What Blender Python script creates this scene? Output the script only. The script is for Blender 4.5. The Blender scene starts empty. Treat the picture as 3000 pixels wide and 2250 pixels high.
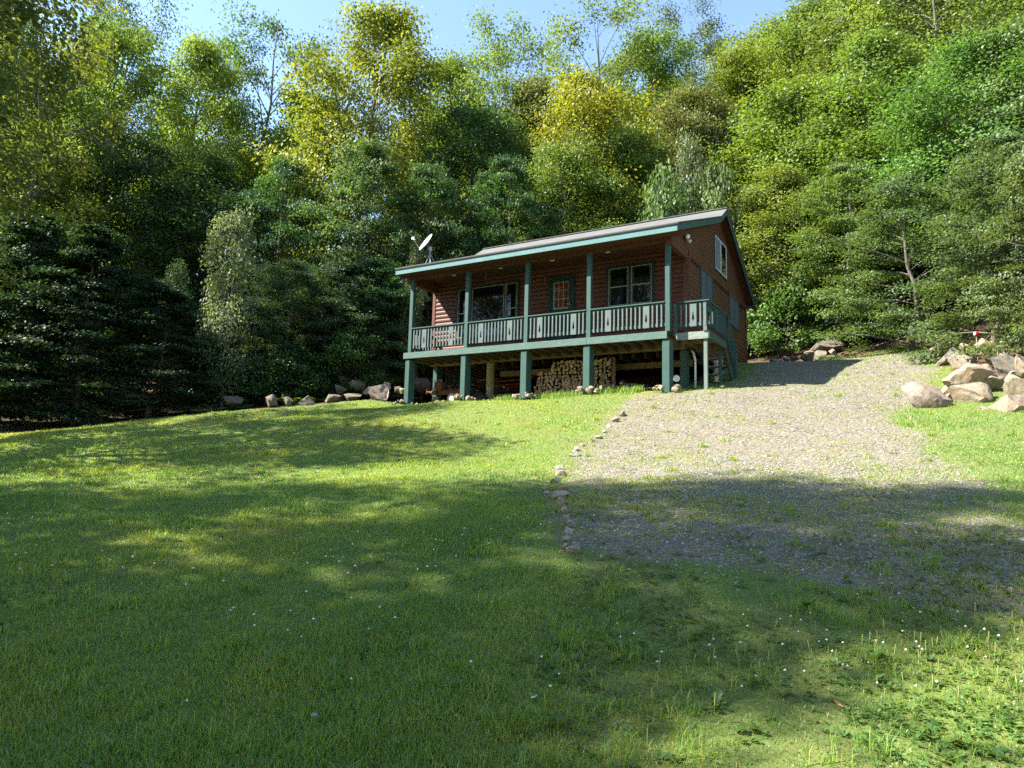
import bpy, bmesh, math, random
import numpy as np
from mathutils import Vector, Matrix
random.seed(7)
rng = np.random.default_rng(11)
SC = bpy.context.scene
COL = SC.collection
PI = math.pi

# ------------------------------------------------------------------ camera
FPX, PITCH, ROLL = 2054.1, 0.1282, 0.0263
EYE = np.array([0.0, 0.0, 1.6])
_cp, _sp, _cr, _sr = math.cos(PITCH), math.sin(PITCH), math.cos(ROLL), math.sin(ROLL)
CF = np.array([0, _cp, _sp]); _u = np.array([0, -_sp, _cp]); _r = np.array([1.0, 0, 0])
CR = _cr * _r + _sr * _u; CU = -_sr * _r + _cr * _u
def ray(px, py): return CF + CR * (px - 1500) / FPX + CU * (1125 - py) / FPX
def at(px, py, dist):                       # surveyed point: photo bearing at a horizontal distance
    d = ray(px, py); return EYE + d * (dist / d[1])
cam_d = bpy.data.cameras.new('camera'); cam = bpy.data.objects.new('camera', cam_d); COL.objects.link(cam)
cam_d.sensor_fit = 'HORIZONTAL'; cam_d.sensor_width = 36; cam_d.lens = FPX / 3000 * 36
cam_d.clip_start = 0.05; cam_d.clip_end = 2000
M = Matrix.Identity(4)
for i in range(3):
    M[i][0] = CR[i]; M[i][1] = CU[i]; M[i][2] = -CF[i]; M[i][3] = EYE[i]
cam.matrix_world = M
SC.camera = cam

# cabin frame: X along the porch, Y into the house, Z up from the deck boards
TH = -0.5409; CC, CS = math.cos(TH), math.sin(TH)
CO = np.array([-3.735, 24.417, 4.152 + 1.6])
def c2w(x, y, z=0.0): return np.array([CO[0] + CC * x - CS * y, CO[1] + CS * x + CC * y, CO[2] + z])
SUNV = np.array([-1.0, -0.72, 1.316])
SUNW = np.array([CC * SUNV[0] - CS * SUNV[1], CS * SUNV[0] + CC * SUNV[1], SUNV[2]]); SUNW /= np.linalg.norm(SUNW)

# ------------------------------------------------------------------ terrain
_ctl = []
for px, py, d in [(1500,2250,3.5),(0,2250,3.6),(3000,2250,3.4),(0,1270,24),(600,1213,25),(850,1193,26),(1100,1172,26.5),
                  (2714,1185,16),(2800,1440,9.6),(3000,1210,14.2),(2700,1010,26),(2400,1058,27),(2780,1075,20),(2950,1090,18)]:
    _ctl.append(at(px, py, d))
for p in [(.1,0,-1.93),(2.4,0,-1.84),(4.7,0,-1.84),(6.9,0,-1.76),(9.4,0,-1.76),(10.42,.32,-1.69),(10.5,3.2,-1.05),(9.6,9.25,.37),
          (9.6,7.4,.16),(0,1.6,-1.95),(4.7,1.9,-1.75),(0,8,-1.4),(5,7,-1.1),(14,6.6,-.2),(-2,-.5,-1.9),(10.4,2.2,-1.3)]:
    _ctl.append(c2w(*p))
for p in [(-20,46,8),(0,52,14),(20,44,15),(34,30,13),(-36,30,3.5),(0,80,32),(42,60,30),(-42,80,22),(-16,8,.9),(-28,16,2.0),(0,130,50),(60,110,50),(-70,110,26),
          (12,4.5,1.3),(16,10,2.6),(0,-6,-.7),(-16,-6,-.2),(16,-6,0.2),(0,8,1.08),(-6,8,.95),(-8,15,1.75),(0,15,2.2),(70,40,30),(-70,40,5),(70,0,8),(-70,0,-1),(70,-60,4),(-70,-60,-4),(0,-60,-5)]:
    _ctl.append(np.array(p, float))
_ctl = np.array(_ctl)
def _phi(r2): return np.where(r2 > 1e-9, r2 * np.log(np.maximum(r2, 1e-9)), 0.0)
def _tps():
    n = len(_ctl); d2 = ((_ctl[:, None, :2] - _ctl[None, :, :2]) ** 2).sum(-1)
    A = np.zeros((n + 3, n + 3)); A[:n, :n] = _phi(d2) + np.eye(n) * 0.5
    A[:n, n] = 1; A[:n, n + 1:] = _ctl[:, :2]; A[n, :n] = 1; A[n + 1:, :n] = _ctl[:, :2].T
    return np.linalg.solve(A, np.concatenate([_ctl[:, 2], np.zeros(3)]))
_w = _tps()
def gz(x, y):
    x = np.atleast_1d(np.asarray(x, float)); y = np.atleast_1d(np.asarray(y, float)); out = np.empty(len(x))
    for s in range(0, len(x), 60000):
        xs, ys = x[s:s + 60000], y[s:s + 60000]
        d2 = (xs[:, None] - _ctl[None, :, 0]) ** 2 + (ys[:, None] - _ctl[None, :, 1]) ** 2
        out[s:s + 60000] = _phi(d2) @ _w[:-3] + _w[-3] + _w[-2] * xs + _w[-1] * ys
    return out + bump(x, y)
def _h(ix, iy, s):
    n = (ix * 374761393 + iy * 668265263 + s * 974711) & 0xFFFFFFFF
    n = ((n ^ (n >> 13)) * 1274126177) & 0xFFFFFFFF
    return ((n ^ (n >> 16)) & 0xFFFF) / 65535.0
def vnoise(x, y, s=0):
    ix = np.floor(x).astype(np.int64); iy = np.floor(y).astype(np.int64); fx = x - ix; fy = y - iy
    fx = fx * fx * (3 - 2 * fx); fy = fy * fy * (3 - 2 * fy)
    a = _h(ix, iy, s); b = _h(ix + 1, iy, s); c = _h(ix, iy + 1, s); d = _h(ix + 1, iy + 1, s)
    return (a * (1 - fx) + b * fx) * (1 - fy) + (c * (1 - fx) + d * fx) * fy
def fbm(x, y, s=0): return (vnoise(x, y, s) + .5 * vnoise(2.1 * x + 3.7, 2.1 * y, s + 1) + .25 * vnoise(4.3 * x, 4.3 * y + 9.1, s + 2)) / 1.75
def bump(x, y): return .10 * (fbm(x / 2.3, y / 2.3, 5) - .5) + .035 * (vnoise(x / .45, y / .45, 8) - .5)
def hit(px, py):                            # where a photo bearing meets the ground
    d = ray(px, py); t = np.arange(2.0, 70, .05); P = EYE + t[:, None] * d
    k = np.argmax(P[:, 2] < gz(P[:, 0], P[:, 1])); 
    return P[k] if P[k, 2] < gz(P[k, 0], P[k, 1])[0] else None

# ------------------------------------------------------------------ object helpers
def link(o, parent=None):
    COL.objects.link(o)
    if parent is not None: o.parent = parent
    return o
def tag(o, label=None, cat=None, group=None, kind=None):
    if label: o['label'] = label
    if cat: o['category'] = cat
    if group: o['group'] = group
    if kind: o['kind'] = kind
    return o
def empty(name, loc=(0, 0, 0), rz=0, parent=None):
    o = bpy.data.objects.new(name, None); o.empty_display_size = .2
    o.location = [float(v) for v in loc]; o.rotation_euler = (0, 0, rz); return link(o, parent)
def copy_tree(o, parent=None):
    c = o.copy(); COL.objects.link(c)
    if parent is not None: c.parent = parent
    for ch in list(o.children): copy_tree(ch, c)
    return c
def np_mesh(name, V, F, mats, attrs=None, smooth=False, mi=None):
    """V (n,3); F list of (m,k) arrays"""
    me = bpy.data.meshes.new(name); V = np.asarray(V, np.float32)
    me.vertices.add(len(V)); me.vertices.foreach_set('co', V.ravel())
    F = [np.asarray(f, np.int32) for f in F if len(f)]
    loops = np.concatenate([f.ravel() for f in F]); sizes = np.concatenate([np.full(len(f), f.shape[1], np.int32) for f in F])
    me.loops.add(len(loops)); me.loops.foreach_set('vertex_index', loops)
    me.polygons.add(len(sizes)); st = np.concatenate([[0], np.cumsum(sizes)[:-1]]).astype(np.int32)
    me.polygons.foreach_set('loop_start', st); me.polygons.foreach_set('loop_total', sizes)
    if mi is not None: me.polygons.foreach_set('material_index', np.asarray(mi, np.int32))
    me.polygons.foreach_set('use_smooth', np.full(len(sizes), smooth))
    me.update(calc_edges=True)
    for k, v in (attrs or {}).items():
        a = me.attributes.new(k, 'FLOAT', 'POINT'); a.data.foreach_set('value', np.asarray(v, np.float32))
    for m in (mats if isinstance(mats, (list, tuple)) else [mats]): me.materials.append(m)
    return me
class MB:
    """collects solids, then links them as ONE mesh object"""
    def __init__(s): s.v = []; s.f = []; s.m = []
    def add(s, V, F, m=0):
        o = len(s.v); s.v += [tuple(map(float, p)) for p in V]; s.f += [tuple(i + o for i in f) for f in F]; s.m += [m] * len(F); return s
    def box(s, x0, x1, y0, y1, z0, z1, m=0, j=0.0):
        V = [(x, y, z) for z in (z0, z1) for x, y in ((x0, y0), (x1, y0), (x1, y1), (x0, y1))]
        if j: V = [tuple(c + random.uniform(-j, j) for c in p) for p in V]
        return s.add(V, [(3, 2, 1, 0), (4, 5, 6, 7), (0, 1, 5, 4), (1, 2, 6, 5), (2, 3, 7, 6), (3, 0, 4, 7)], m)
    def prism(s, poly, axis, a, b, m=0):      # poly in the two other axes, extruded along axis from a to b
        n = len(poly)
        def P(q, t):
            return (t, q[0], q[1]) if axis == 0 else ((q[0], t, q[1]) if axis == 1 else (q[0], q[1], t))
        V = [P(q, a) for q in poly] + [P(q, b) for q in poly]
        F = [tuple(range(n))[::-1], tuple(range(n, 2 * n))] + [(i, (i + 1) % n, n + (i + 1) % n, n + i) for i in range(n)]
        return s.add(V, F, m)
    def tube(s, pts, rad, n=8, m=0, cap=True):
        pts = [Vector(p) for p in pts]; k = len(pts); V = []; F = []
        rad = rad if isinstance(rad, (list, tuple, np.ndarray)) else [rad] * k
        for i, p in enumerate(pts):
            t = (pts[min(i + 1, k - 1)] - pts[max(i - 1, 0)]).normalized()
            a = t.orthogonal().normalized() if i == 0 else (ax - t * ax.dot(t)).normalized()
            ax = a; b = t.cross(a)
            for q in range(n):
                an = 2 * PI * q / n; V.append(p + (a * math.cos(an) + b * math.sin(an)) * float(rad[i]))
        for i in range(k - 1):
            for q in range(n): F.append((i * n + q, i * n + (q + 1) % n, (i + 1) * n + (q + 1) % n, (i + 1) * n + q))
        if cap: F += [tuple(range(n))[::-1], tuple(range((k - 1) * n, k * n))]
        return s.add(V, F, m)
    def beam(s, a, b, w, h, m=0, up=(0, 0, 1)):   # rectangular bar from a to b
        a, b = Vector(a), Vector(b); t = (b - a).normalized(); sd = t.cross(Vector(up)).normalized(); u = sd.cross(t)
        V = [p + sd * x * w / 2 + u * z * h / 2 for p in (a, b) for x, z in ((-1, -1), (1, -1), (1, 1), (-1, 1))]
        return s.add(V, [(3, 2, 1, 0), (4, 5, 6, 7), (0, 1, 5, 4), (1, 2, 6, 5), (2, 3, 7, 6), (3, 0, 4, 7)], m)
    def build(s, name, mats, parent=None, bevel=0.0, smooth=False):
        me = bpy.data.meshes.new(name); me.from_pydata(s.v, [], s.f)
        mats = mats if isinstance(mats, (list, tuple)) else [mats]
        for m in mats: me.materials.append(m)
        if len(mats) > 1: me.polygons.foreach_set('material_index', s.m)
        bm = bmesh.new(); bm.from_mesh(me); bmesh.ops.recalc_face_normals(bm, faces=bm.faces)
        if bevel:
            bmesh.ops.bevel(bm, geom=[e for e in bm.edges if len(e.link_faces) == 2 and e.calc_face_angle(0) > .6], offset=bevel, segments=1, affect='EDGES', clamp_overlap=True)
        bm.to_mesh(me); bm.free()
        me.polygons.foreach_set('use_smooth', [smooth] * len(me.polygons)); me.update()
        return link(bpy.data.objects.new(name, me), parent)

# ------------------------------------------------------------------ materials
class NT:
    def __init__(s, name):
        s.mat = bpy.data.materials.new(name); s.mat.use_nodes = True; s.t = s.mat.node_tree; s.t.nodes.clear()
    def n(s, typ, **k):
        nd = s.t.nodes.new(typ)
        for a, v in k.items():
            if a in nd.inputs.keys() and not hasattr(nd, a): nd.inputs[a].default_value = v
            else: setattr(nd, a, v)
        return nd
    def l(s, a, b): s.t.links.new(a, b)
    def noise(s, vec, scale, detail=4, rough=.6):
        nd = s.n('ShaderNodeTexNoise'); nd.inputs['Scale'].default_value = scale; nd.inputs['Detail'].default_value = detail; nd.inputs['Roughness'].default_value = rough
        if vec is not None: s.l(vec, nd.inputs['Vector'])
        return nd.outputs['Fac']
    def ramp(s, fac, stops):
        nd = s.n('ShaderNodeValToRGB'); e = nd.color_ramp.elements
        while len(e) < len(stops): e.new(.5)
        for i, (p, c) in enumerate(stops): e[i].position = p; e[i].color = (*c, 1) if len(c) == 3 else c
        s.l(fac, nd.inputs['Fac']); return nd.outputs['Color']
    def mix(s, f, a, b, mode='MIX'):
        nd = s.n('ShaderNodeMix'); nd.data_type = 'RGBA'; nd.blend_type = mode
        for sock, v in ((nd.inputs[0], f), (nd.inputs[6], a), (nd.inputs[7], b)):
            if isinstance(v, (int, float)): sock.default_value = v
            elif isinstance(v, tuple): sock.default_value = (*v, 1)
            else: s.l(v, sock)
        return nd.outputs[2]
    def math(s, op, a, b=0.0, c=0.0):
        nd = s.n('ShaderNodeMath'); nd.operation = op
        for i, v in enumerate((a, b, c)):
            if isinstance(v, (int, float)): nd.inputs[i].default_value = v
            else: s.l(v, nd.inputs[i])
        return nd.outputs[0]
    def coord(s, which='Object', scale=(1, 1, 1)):
        tc = s.n('ShaderNodeTexCoord'); mp = s.n('ShaderNodeMapping'); mp.inputs['Scale'].default_value = scale
        s.l(tc.outputs[which], mp.inputs['Vector']); return mp.outputs['Vector']
    def out(s, color, rough=.7, spec=.3, bump=None, bs=.3, bd=.01, metal=0.0):
        b = s.n('ShaderNodeBsdfPrincipled')
        if isinstance(color, tuple): b.inputs['Base Color'].default_value = (*color, 1)
        else: s.l(color, b.inputs['Base Color'])
        if isinstance(rough, (int, float)): b.inputs['Roughness'].default_value = rough
        else: s.l(rough, b.inputs['Roughness'])
        b.inputs['Specular IOR Level'].default_value = spec; b.inputs['Metallic'].default_value = metal
        if bump is not None:
            bn = s.n('ShaderNodeBump'); bn.inputs['Strength'].default_value = bs; bn.inputs['Distance'].default_value = bd
            s.l(bump, bn.inputs['Height']); s.l(bn.outputs[0], b.inputs['Normal'])
        o = s.n('ShaderNodeOutputMaterial'); s.l(b.outputs[0], o.inputs[0]); return s.mat
    def attr(s, name):
        a = s.n('ShaderNodeAttribute'); a.attribute_name = name; return a.outputs['Fac']
    def rand(s): return s.n('ShaderNodeObjectInfo').outputs['Random']

def wood_mat(name, c0, c1, c2, scale, rough=.65, wear=None, wear_at=(.62, .7), spec=.25):
    t = NT(name); v = t.coord('Object', scale); g = t.noise(v, 9, 6, .65); big = t.noise(t.coord('Object'), 1.7, 3)
    col = t.ramp(g, [(.3, c0), (.5, c1), (.72, c2)])
    col = t.mix(.35, col, t.ramp(big, [(.3, tuple(x * .75 for x in c1)), (.7, tuple(min(1, x * 1.2) for x in c1))]))
    if wear:
        w = t.noise(t.coord('Object', tuple(x * 1.3 for x in scale)), 5, 8, .75)
        m = t.ramp(w, [(wear_at[0], (0, 0, 0)), (wear_at[1], (1, 1, 1))]); col = t.mix(m, col, wear)
    return t.out(col, rough, spec, g, .25, .006)
MT = {}
G0, G1, G2 = (.022, .058, .050), (.038, .084, .073), (.058, .112, .098)
MT['green_x'] = wood_mat('green_paint_lengthwise', G0, G1, G2, (.6, 7, 7), .55, (.30, .36, .31), (.68, .74))
MT['green_z'] = wood_mat('green_paint_upright', G0, G1, G2, (7, 7, .6), .55, (.30, .36, .31), (.70, .76))
MT['green_y'] = wood_mat('green_paint_crosswise', G0, G1, G2, (7, .6, 7), .55, (.28, .32, .27), (.70, .76))
MT['fascia'] = wood_mat('faded_teal_paint', (.06, .14, .142), (.09, .19, .192), (.13, .24, .24), (.6, 7, 7), .6, (.30, .37, .36), (.60, .70))
MT['baluster'] = wood_mat('grey_green_weathered_paint', (.06, .092, .09), (.095, .13, .128), (.135, .17, .168), (7, 7, .8), .65, (.26, .28, .27), (.60, .70))
MT['peeled'] = wood_mat('peeling_paint_boards', (.08, .14, .12), (.12, .18, .155), (.17, .22, .195), (.8, 7, 7), .7, (.25, .25, .22), (.47, .54))
MT['log_x'] = wood_mat('red_brown_stain_lengthwise', (.065, .021, .015), (.105, .034, .024), (.15, .052, .038), (.5, 5, 5), .5, (.30, .17, .11), (.74, .8), .3)
MT['log_y'] = wood_mat('red_brown_stain_crosswise', (.065, .024, .014), (.098, .037, .022), (.14, .057, .034), (5, .5, 5), .5, (.33, .19, .12), (.72, .78), .3)
MT['log_z'] = wood_mat('red_brown_stain_upright', (.08, .028, .019), (.115, .043, .029), (.155, .061, .042), (5, 5, .5), .5, None, spec=.3)
MT['beam'] = wood_mat('brown_stained_beam', (.055, .022, .013), (.082, .033, .02), (.11, .048, .03), (.5, 6, 6), .5, (.26, .13, .08), (.7, .8))
MT['raw_y'] = wood_mat('bare_joist_wood', (.07, .04, .022), (.105, .064, .035), (.15, .097, .056), (6, .5, 6), .75)
MT['raw_x'] = wood_mat('bare_plank_wood', (.12, .083, .04), (.18, .127, .067), (.25, .18, .097), (.5, 6, 6), .75, (.10, .06, .03), (.66, .72))
MT['raw_z'] = wood_mat('bare_upright_wood', (.20, .14, .08), (.30, .21, .12), (.38, .28, .17), (6, 6, .5), .75)
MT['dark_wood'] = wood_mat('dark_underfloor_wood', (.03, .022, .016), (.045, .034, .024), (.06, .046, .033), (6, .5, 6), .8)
MT['grey_wood'] = wood_mat('weathered_grey_wood', (.20, .17, .14), (.29, .25, .21), (.38, .34, .29), (6, 6, .6), .8)
MT['trim_dark'] = wood_mat('dark_green_trim', (.010, .024, .020), (.016, .034, .029), (.022, .045, .038), (5, 5, 1), .45, None)
MT['shutter'] = wood_mat('slate_blue_boarding', (.055, .072, .09), (.075, .095, .12), (.095, .12, .145), (6, 6, .5), .5, None)
def plain(name, c, rough=.5, spec=.4, metal=0.0, var=.15, sc=6):
    t = NT(name); g = t.noise(t.coord('Object'), sc, 5)
    return t.out(t.ramp(g, [(.3, tuple(x * (1 - var) for x in c)), (.7, tuple(min(1, x * (1 + var)) for x in c))]), rough, spec, g, .15, .004, metal)
MT['sash'] = plain('taupe_window_sash', (.26, .24, .22), .45)
MT['white_frame'] = plain('white_vinyl', (.62, .63, .64), .4)
MT['white'] = plain('white_enamel', (.78, .78, .78), .35, var=.06)
MT['metal'] = plain('grey_metal', (.33, .34, .35), .4, .5, .7)
MT['steel'] = plain('worn_steel', (.42, .40, .38), .4, .5, .6)
MT['rust'] = plain('rusty_steel', (.12, .05, .028), .8, .2, .2, .45, 14)
MT['red_paint'] = plain('faded_red_paint', (.26, .028, .024), .45, .4, 0, .3)
MT['rubber'] = plain('black_rubber', (.018, .018, .018), .75, .2)
MT['black'] = plain('black_paint', (.02, .02, .02), .5, .3)
MT['concrete'] = plain('grey_concrete', (.34, .33, .31), .9, .15, 0, .25, 9)
MT['column'] = plain('tan_cardboard_form_concrete', (.30, .245, .155), .85, .15, 0, .25, 5)
MT['bulb'] = plain('pearl_glass_bulb', (.72, .70, .64), .15, .6, 0, .05)
MT['drape'] = plain('grey_curtain', (.16, .17, .20), .9, .1, 0, .35, 9)
MT['plastic'] = plain('white_plastic', (.70, .71, .72), .4, .4, 0, .08)
MT['bark_end'] = None
def glass_mat(name, c, warm=None):
    t = NT(name)
    if warm:
        n = t.noise(t.coord('Object', (4, 4, 3)), 2.2, 4, .6); col = t.ramp(n, [(.35, c), (.5, warm), (.62, (.10, .035, .018)), (.75, c)])
    else: col = c
    b = t.out(col, .03, .5); return b
MT['baluster_rim'] = wood_mat('weathered_green_rim', (.045, .092, .08), (.068, .122, .106), (.098, .156, .138), (.6, 7, 7), .65, (.19, .22, .20), (.55, .66))
MT['post_grey'] = wood_mat('worn_grey_green_post', (.085, .115, .10), (.125, .16, .14), (.17, .205, .18), (7, 7, .6), .7, (.22, .23, .20), (.6, .68))
MT['glass'] = glass_mat('dark_window_glass', (.006, .007, .007))
MT['door_glass'] = glass_mat('door_glass_with_red_wood_behind', (.03, .012, .007), (.17, .03, .018))
# shingles
t = NT('grey_asphalt_shingles'); v = t.coord('Object'); br = t.n('ShaderNodeTexBrick'); t.l(v, br.inputs['Vector'])
br.inputs['Scale'].default_value = 1; br.inputs['Brick Width'].default_value = .32; br.inputs['Row Height'].default_value = .11; br.inputs['Mortar Size'].default_value = .006
br.inputs['Color1'].default_value = (.075, .078, .078, 1); br.inputs['Color2'].default_value = (.12, .122, .12, 1); br.inputs['Mortar'].default_value = (.06, .06, .06, 1)
gr = t.noise(v, 90, 3, .7); col = t.mix(.5, br.outputs[0], t.ramp(gr, [(.3, (.06, .06, .06)), (.7, (.16, .16, .155))]))
MT['shingle'] = t.out(col, .9, .2, gr, .5, .008)
# bark
t = NT('tree_bark'); v = t.coord('Object', (5, 5, .9)); g = t.noise(v, 3.5, 7, .7); big = t.noise(t.coord('Object'), .8, 3)
col = t.ramp(g, [(.32, (.035, .028, .022)), (.5, (.11, .095, .078)), (.72, (.20, .18, .155))])
MT['bark'] = t.out(t.mix(t.ramp(big, [(.5, (0, 0, 0)), (.65, (.5, .5, .5))]), col, (.17, .18, .15)), .9, .1, g, .8, .03)
t = NT('pale_bark'); g = t.noise(t.coord('Object', (3, 3, 6)), 3, 5); MT['pale_bark'] = t.out(t.ramp(g, [(.35, (.14, .13, .11)), (.6, (.30, .29, .25))]), .85, .1, g, .3, .02)
# rock
t = NT('field_stone'); v = t.coord('Object'); g = t.noise(v, 5, 9, .7); b2 = t.noise(v, 1.8, 4); fine = t.noise(v, 40, 4, .7); oi = t.n('ShaderNodeObjectInfo')
col = t.ramp(g, [(.28, (.07, .06, .05)), (.48, (.17, .155, .13)), (.70, (.28, .26, .23))])
col = t.mix(t.ramp(b2, [(.45, (0, 0, 0)), (.62, (.75, .75, .75))]), col, (.22, .165, .11))
col = t.mix(t.ramp(fine, [(.56, (0, 0, 0)), (.70, (.6, .6, .6))]), col, (.10, .095, .085))
col = t.mix(.65, col, oi.outputs['Color'], 'MULTIPLY'); hh = t.math('ADD', t.math('MULTIPLY', g, .8), t.math('MULTIPLY', fine, .25))
MT['rock'] = t.out(col, .9, .2, hh, .7, .05)
# firewood
t = NT('firewood_end_grain'); v = t.coord('Object'); sx = t.n('ShaderNodeSeparateXYZ'); t.l(v, sx.inputs[0])
rr = t.math('SQRT', t.math('ADD', t.math('POWER', sx.outputs[0], 2.0), t.math('POWER', sx.outputs[2], 2.0)))
wv = t.math('SINE', t.math('MULTIPLY', rr, 420.0)); n1 = t.noise(v, 30, 5); oi = t.n('ShaderNodeObjectInfo')
col = t.ramp(n1, [(.3, (.34, .23, .16)), (.55, (.56, .42, .32)), (.75, (.72, .57, .45))])
col = t.mix(t.math('MULTIPLY', t.math('ADD', wv, 1.0), .10), col, (.16, .10, .06))
col = t.mix(1.0, col, t.ramp(oi.outputs['Random'], [(0, (.62, .60, .62)), (.35, (.85, .82, .80)), (.7, (1.0, .93, .86)), (.9, (1.0, .80, .62)), (1, (1.15, 1.08, 1.0))]), 'MULTIPLY')
MT['logend'] = t.out(col, .85, .15, n1, .4, .01)
t = NT('firewood_side'); g = t.noise(t.coord('Object', (8, 1, 8)), 6, 6, .7)
MT['logside'] = t.out(t.ramp(g, [(.3, (.05, .038, .028)), (.55, (.15, .115, .085)), (.75, (.26, .21, .16))]), .9, .1, g, .6, .02)

def leaf_mat(name, trans=.40, gloss=.022, rough=.5):
    t = NT(name); oi = t.n('ShaderNodeObjectInfo'); a = t.attr('tint'); b = t.attr('warm')
    col = t.mix(1.0, oi.outputs['Color'], t.ramp(a, [(0, (.5, .55, .5)), (.5, (1, 1, 1)), (1, (1.55, 1.45, 1.4))]), 'MULTIPLY')
    col = t.mix(t.math('MULTIPLY', b, .45), col, t.mix(1.0, col, (1.25, 1.08, .6), 'MULTIPLY'))
    d = t.n('ShaderNodeBsdfDiffuse'); tr = t.n('ShaderNodeBsdfTranslucent'); g = t.n('ShaderNodeBsdfGlossy'); g.inputs['Roughness'].default_value = rough
    t.l(col, d.inputs[0]); t.l(t.mix(1.0, col, (1.5, 1.5, .65), 'MULTIPLY'), tr.inputs[0]); g.inputs[0].default_value = (.8, .85, .8, 1)
    m1 = t.n('ShaderNodeMixShader'); m1.inputs[0].default_value = trans; t.l(d.outputs[0], m1.inputs[1]); t.l(tr.outputs[0], m1.inputs[2])
    m2 = t.n('ShaderNodeMixShader'); m2.inputs[0].default_value = gloss; t.l(m1.outputs[0], m2.inputs[1]); t.l(g.outputs[0], m2.inputs[2])
    o = t.n('ShaderNodeOutputMaterial'); t.l(m2.outputs[0], o.inputs[0]); return t.mat
MT['leaf'] = leaf_mat('tree_leaf')
def blade_mat(name, stops, trans=.4, gloss=.04):
    t = NT(name); a = t.attr('tint'); col = t.ramp(a, stops)
    d = t.n('ShaderNodeBsdfDiffuse'); tr = t.n('ShaderNodeBsdfTranslucent'); g = t.n('ShaderNodeBsdfGlossy'); g.inputs['Roughness'].default_value = .4
    t.l(col, d.inputs[0]); t.l(t.mix(1.0, col, (2.5, 1.75, .6), 'MULTIPLY'), tr.inputs[0])
    m1 = t.n('ShaderNodeMixShader'); m1.inputs[0].default_value = trans; t.l(d.outputs[0], m1.inputs[1]); t.l(tr.outputs[0], m1.inputs[2])
    m2 = t.n('ShaderNodeMixShader'); m2.inputs[0].default_value = gloss; t.l(m1.outputs[0], m2.inputs[1]); t.l(g.outputs[0], m2.inputs[2])
    o = t.n('ShaderNodeOutputMaterial'); t.l(m2.outputs[0], o.inputs[0]); return t.mat
MT['grass'] = blade_mat('grass_blades', [(0, (.07, .165, .045)), (.35, (.125, .26, .052)), (.65, (.21, .31, .05)), (.85, (.33, .36, .07)), (1, (.40, .33, .17))])
MT['weed'] = blade_mat('broad_weed_leaf', [(0, (.05, .11, .03)), (.5, (.085, .17, .04)), (1, (.15, .24, .05))], .4, .03)
t = NT('gravel_pebbles'); a = t.attr('tint'); MT['pebble'] = t.out(t.ramp(a, [(0, (.09, .08, .07)), (.4, (.175, .158, .14)), (.75, (.285, .26, .232)), (1, (.42, .385, .35))]), .85, .2)
t = NT('clover_petals'); MT['petal'] = t.out((.62, .62, .52), .8, .1)
# ground: soil, thatch, gravel and leaf litter chosen by vertex masks
t = NT('ground_surface'); v = t.coord('Object'); gm = t.attr('gravel'); fm = t.attr('litter')
n1 = t.noise(v, 1.3, 5); n2 = t.noise(v, 28, 5, .7); n3 = t.noise(v, 7, 5)
soil = t.ramp(n2, [(.3, (.055, .085, .026)), (.5, (.105, .145, .036)), (.7, (.18, .20, .06))])
soil = t.mix(t.ramp(n1, [(.42, (0, 0, 0)), (.68, (.55, .55, .55))]), soil, (.13, .115, .05))
vo = t.n('ShaderNodeTexVoronoi'); t.l(v, vo.inputs['Vector']); vo.inputs['Scale'].default_value = 26
sp = t.n('ShaderNodeSeparateColor'); t.l(vo.outputs['Color'], sp.inputs[0])
grav = t.ramp(sp.outputs[0], [(0, (.08, .07, .06)), (.45, (.165, .148, .128)), (1, (.285, .26, .225))])
grav = t.mix(t.ramp(vo.outputs['Distance'], [(.3, (0, 0, 0)), (.6, (.8, .8, .8))]), grav, (.12, .10, .08))
grav = t.mix(t.ramp(n3, [(.45, (0, 0, 0)), (.62, (.75, .75, .75))]), grav, (.13, .13, .06))
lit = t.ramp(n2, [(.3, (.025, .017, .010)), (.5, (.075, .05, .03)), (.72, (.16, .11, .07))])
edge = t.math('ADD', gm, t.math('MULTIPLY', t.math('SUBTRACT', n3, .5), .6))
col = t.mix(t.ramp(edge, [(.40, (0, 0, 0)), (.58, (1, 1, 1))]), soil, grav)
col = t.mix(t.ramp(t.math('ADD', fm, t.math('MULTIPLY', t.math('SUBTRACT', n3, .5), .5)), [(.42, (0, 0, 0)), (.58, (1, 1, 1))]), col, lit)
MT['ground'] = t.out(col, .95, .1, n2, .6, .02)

# ------------------------------------------------------------------ light and sky
el = math.asin(SUNW[2])
W = bpy.data.worlds.new('World'); SC.world = W; W.use_nodes = True; wt = W.node_tree; wt.nodes.clear()
sky = wt.nodes.new('ShaderNodeTexSky'); sky.sky_type = 'NISHITA'; sky.sun_disc = False
sky.sun_elevation = el; sky.sun_rotation = math.atan2(SUNW[0], SUNW[1]); sky.air_density = 1.0; sky.dust_density = .25; sky.ozone_density = 1.1; sky.altitude = 400
bg = wt.nodes.new('ShaderNodeBackground'); bg.inputs[1].default_value = .10
wo = wt.nodes.new('ShaderNodeOutputWorld'); wt.links.new(sky.outputs[0], bg.inputs[0]); wt.links.new(bg.outputs[0], wo.inputs[0])
sd = bpy.data.lights.new('sun', 'SUN'); sd.energy = 5.0; sd.angle = math.radians(.5); sd.color = (1, .945, .84)
so = link(bpy.data.objects.new('sun', sd)); so.rotation_euler = Vector(SUNW).to_track_quat('Z', 'Y').to_euler(); so.location = (0, 0, 60)
SC.view_settings.view_transform = 'Standard'; SC.view_settings.look = 'None'; SC.view_settings.exposure = 2.15; SC.view_settings.gamma = 1
cy = SC.cycles; cy.max_bounces = 7; cy.diffuse_bounces = 4; cy.glossy_bounces = 2; cy.transmission_bounces = 4; cy.transparent_max_bounces = 4
cy.use_denoising = False; cy.sample_clamp_indirect = 6
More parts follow.
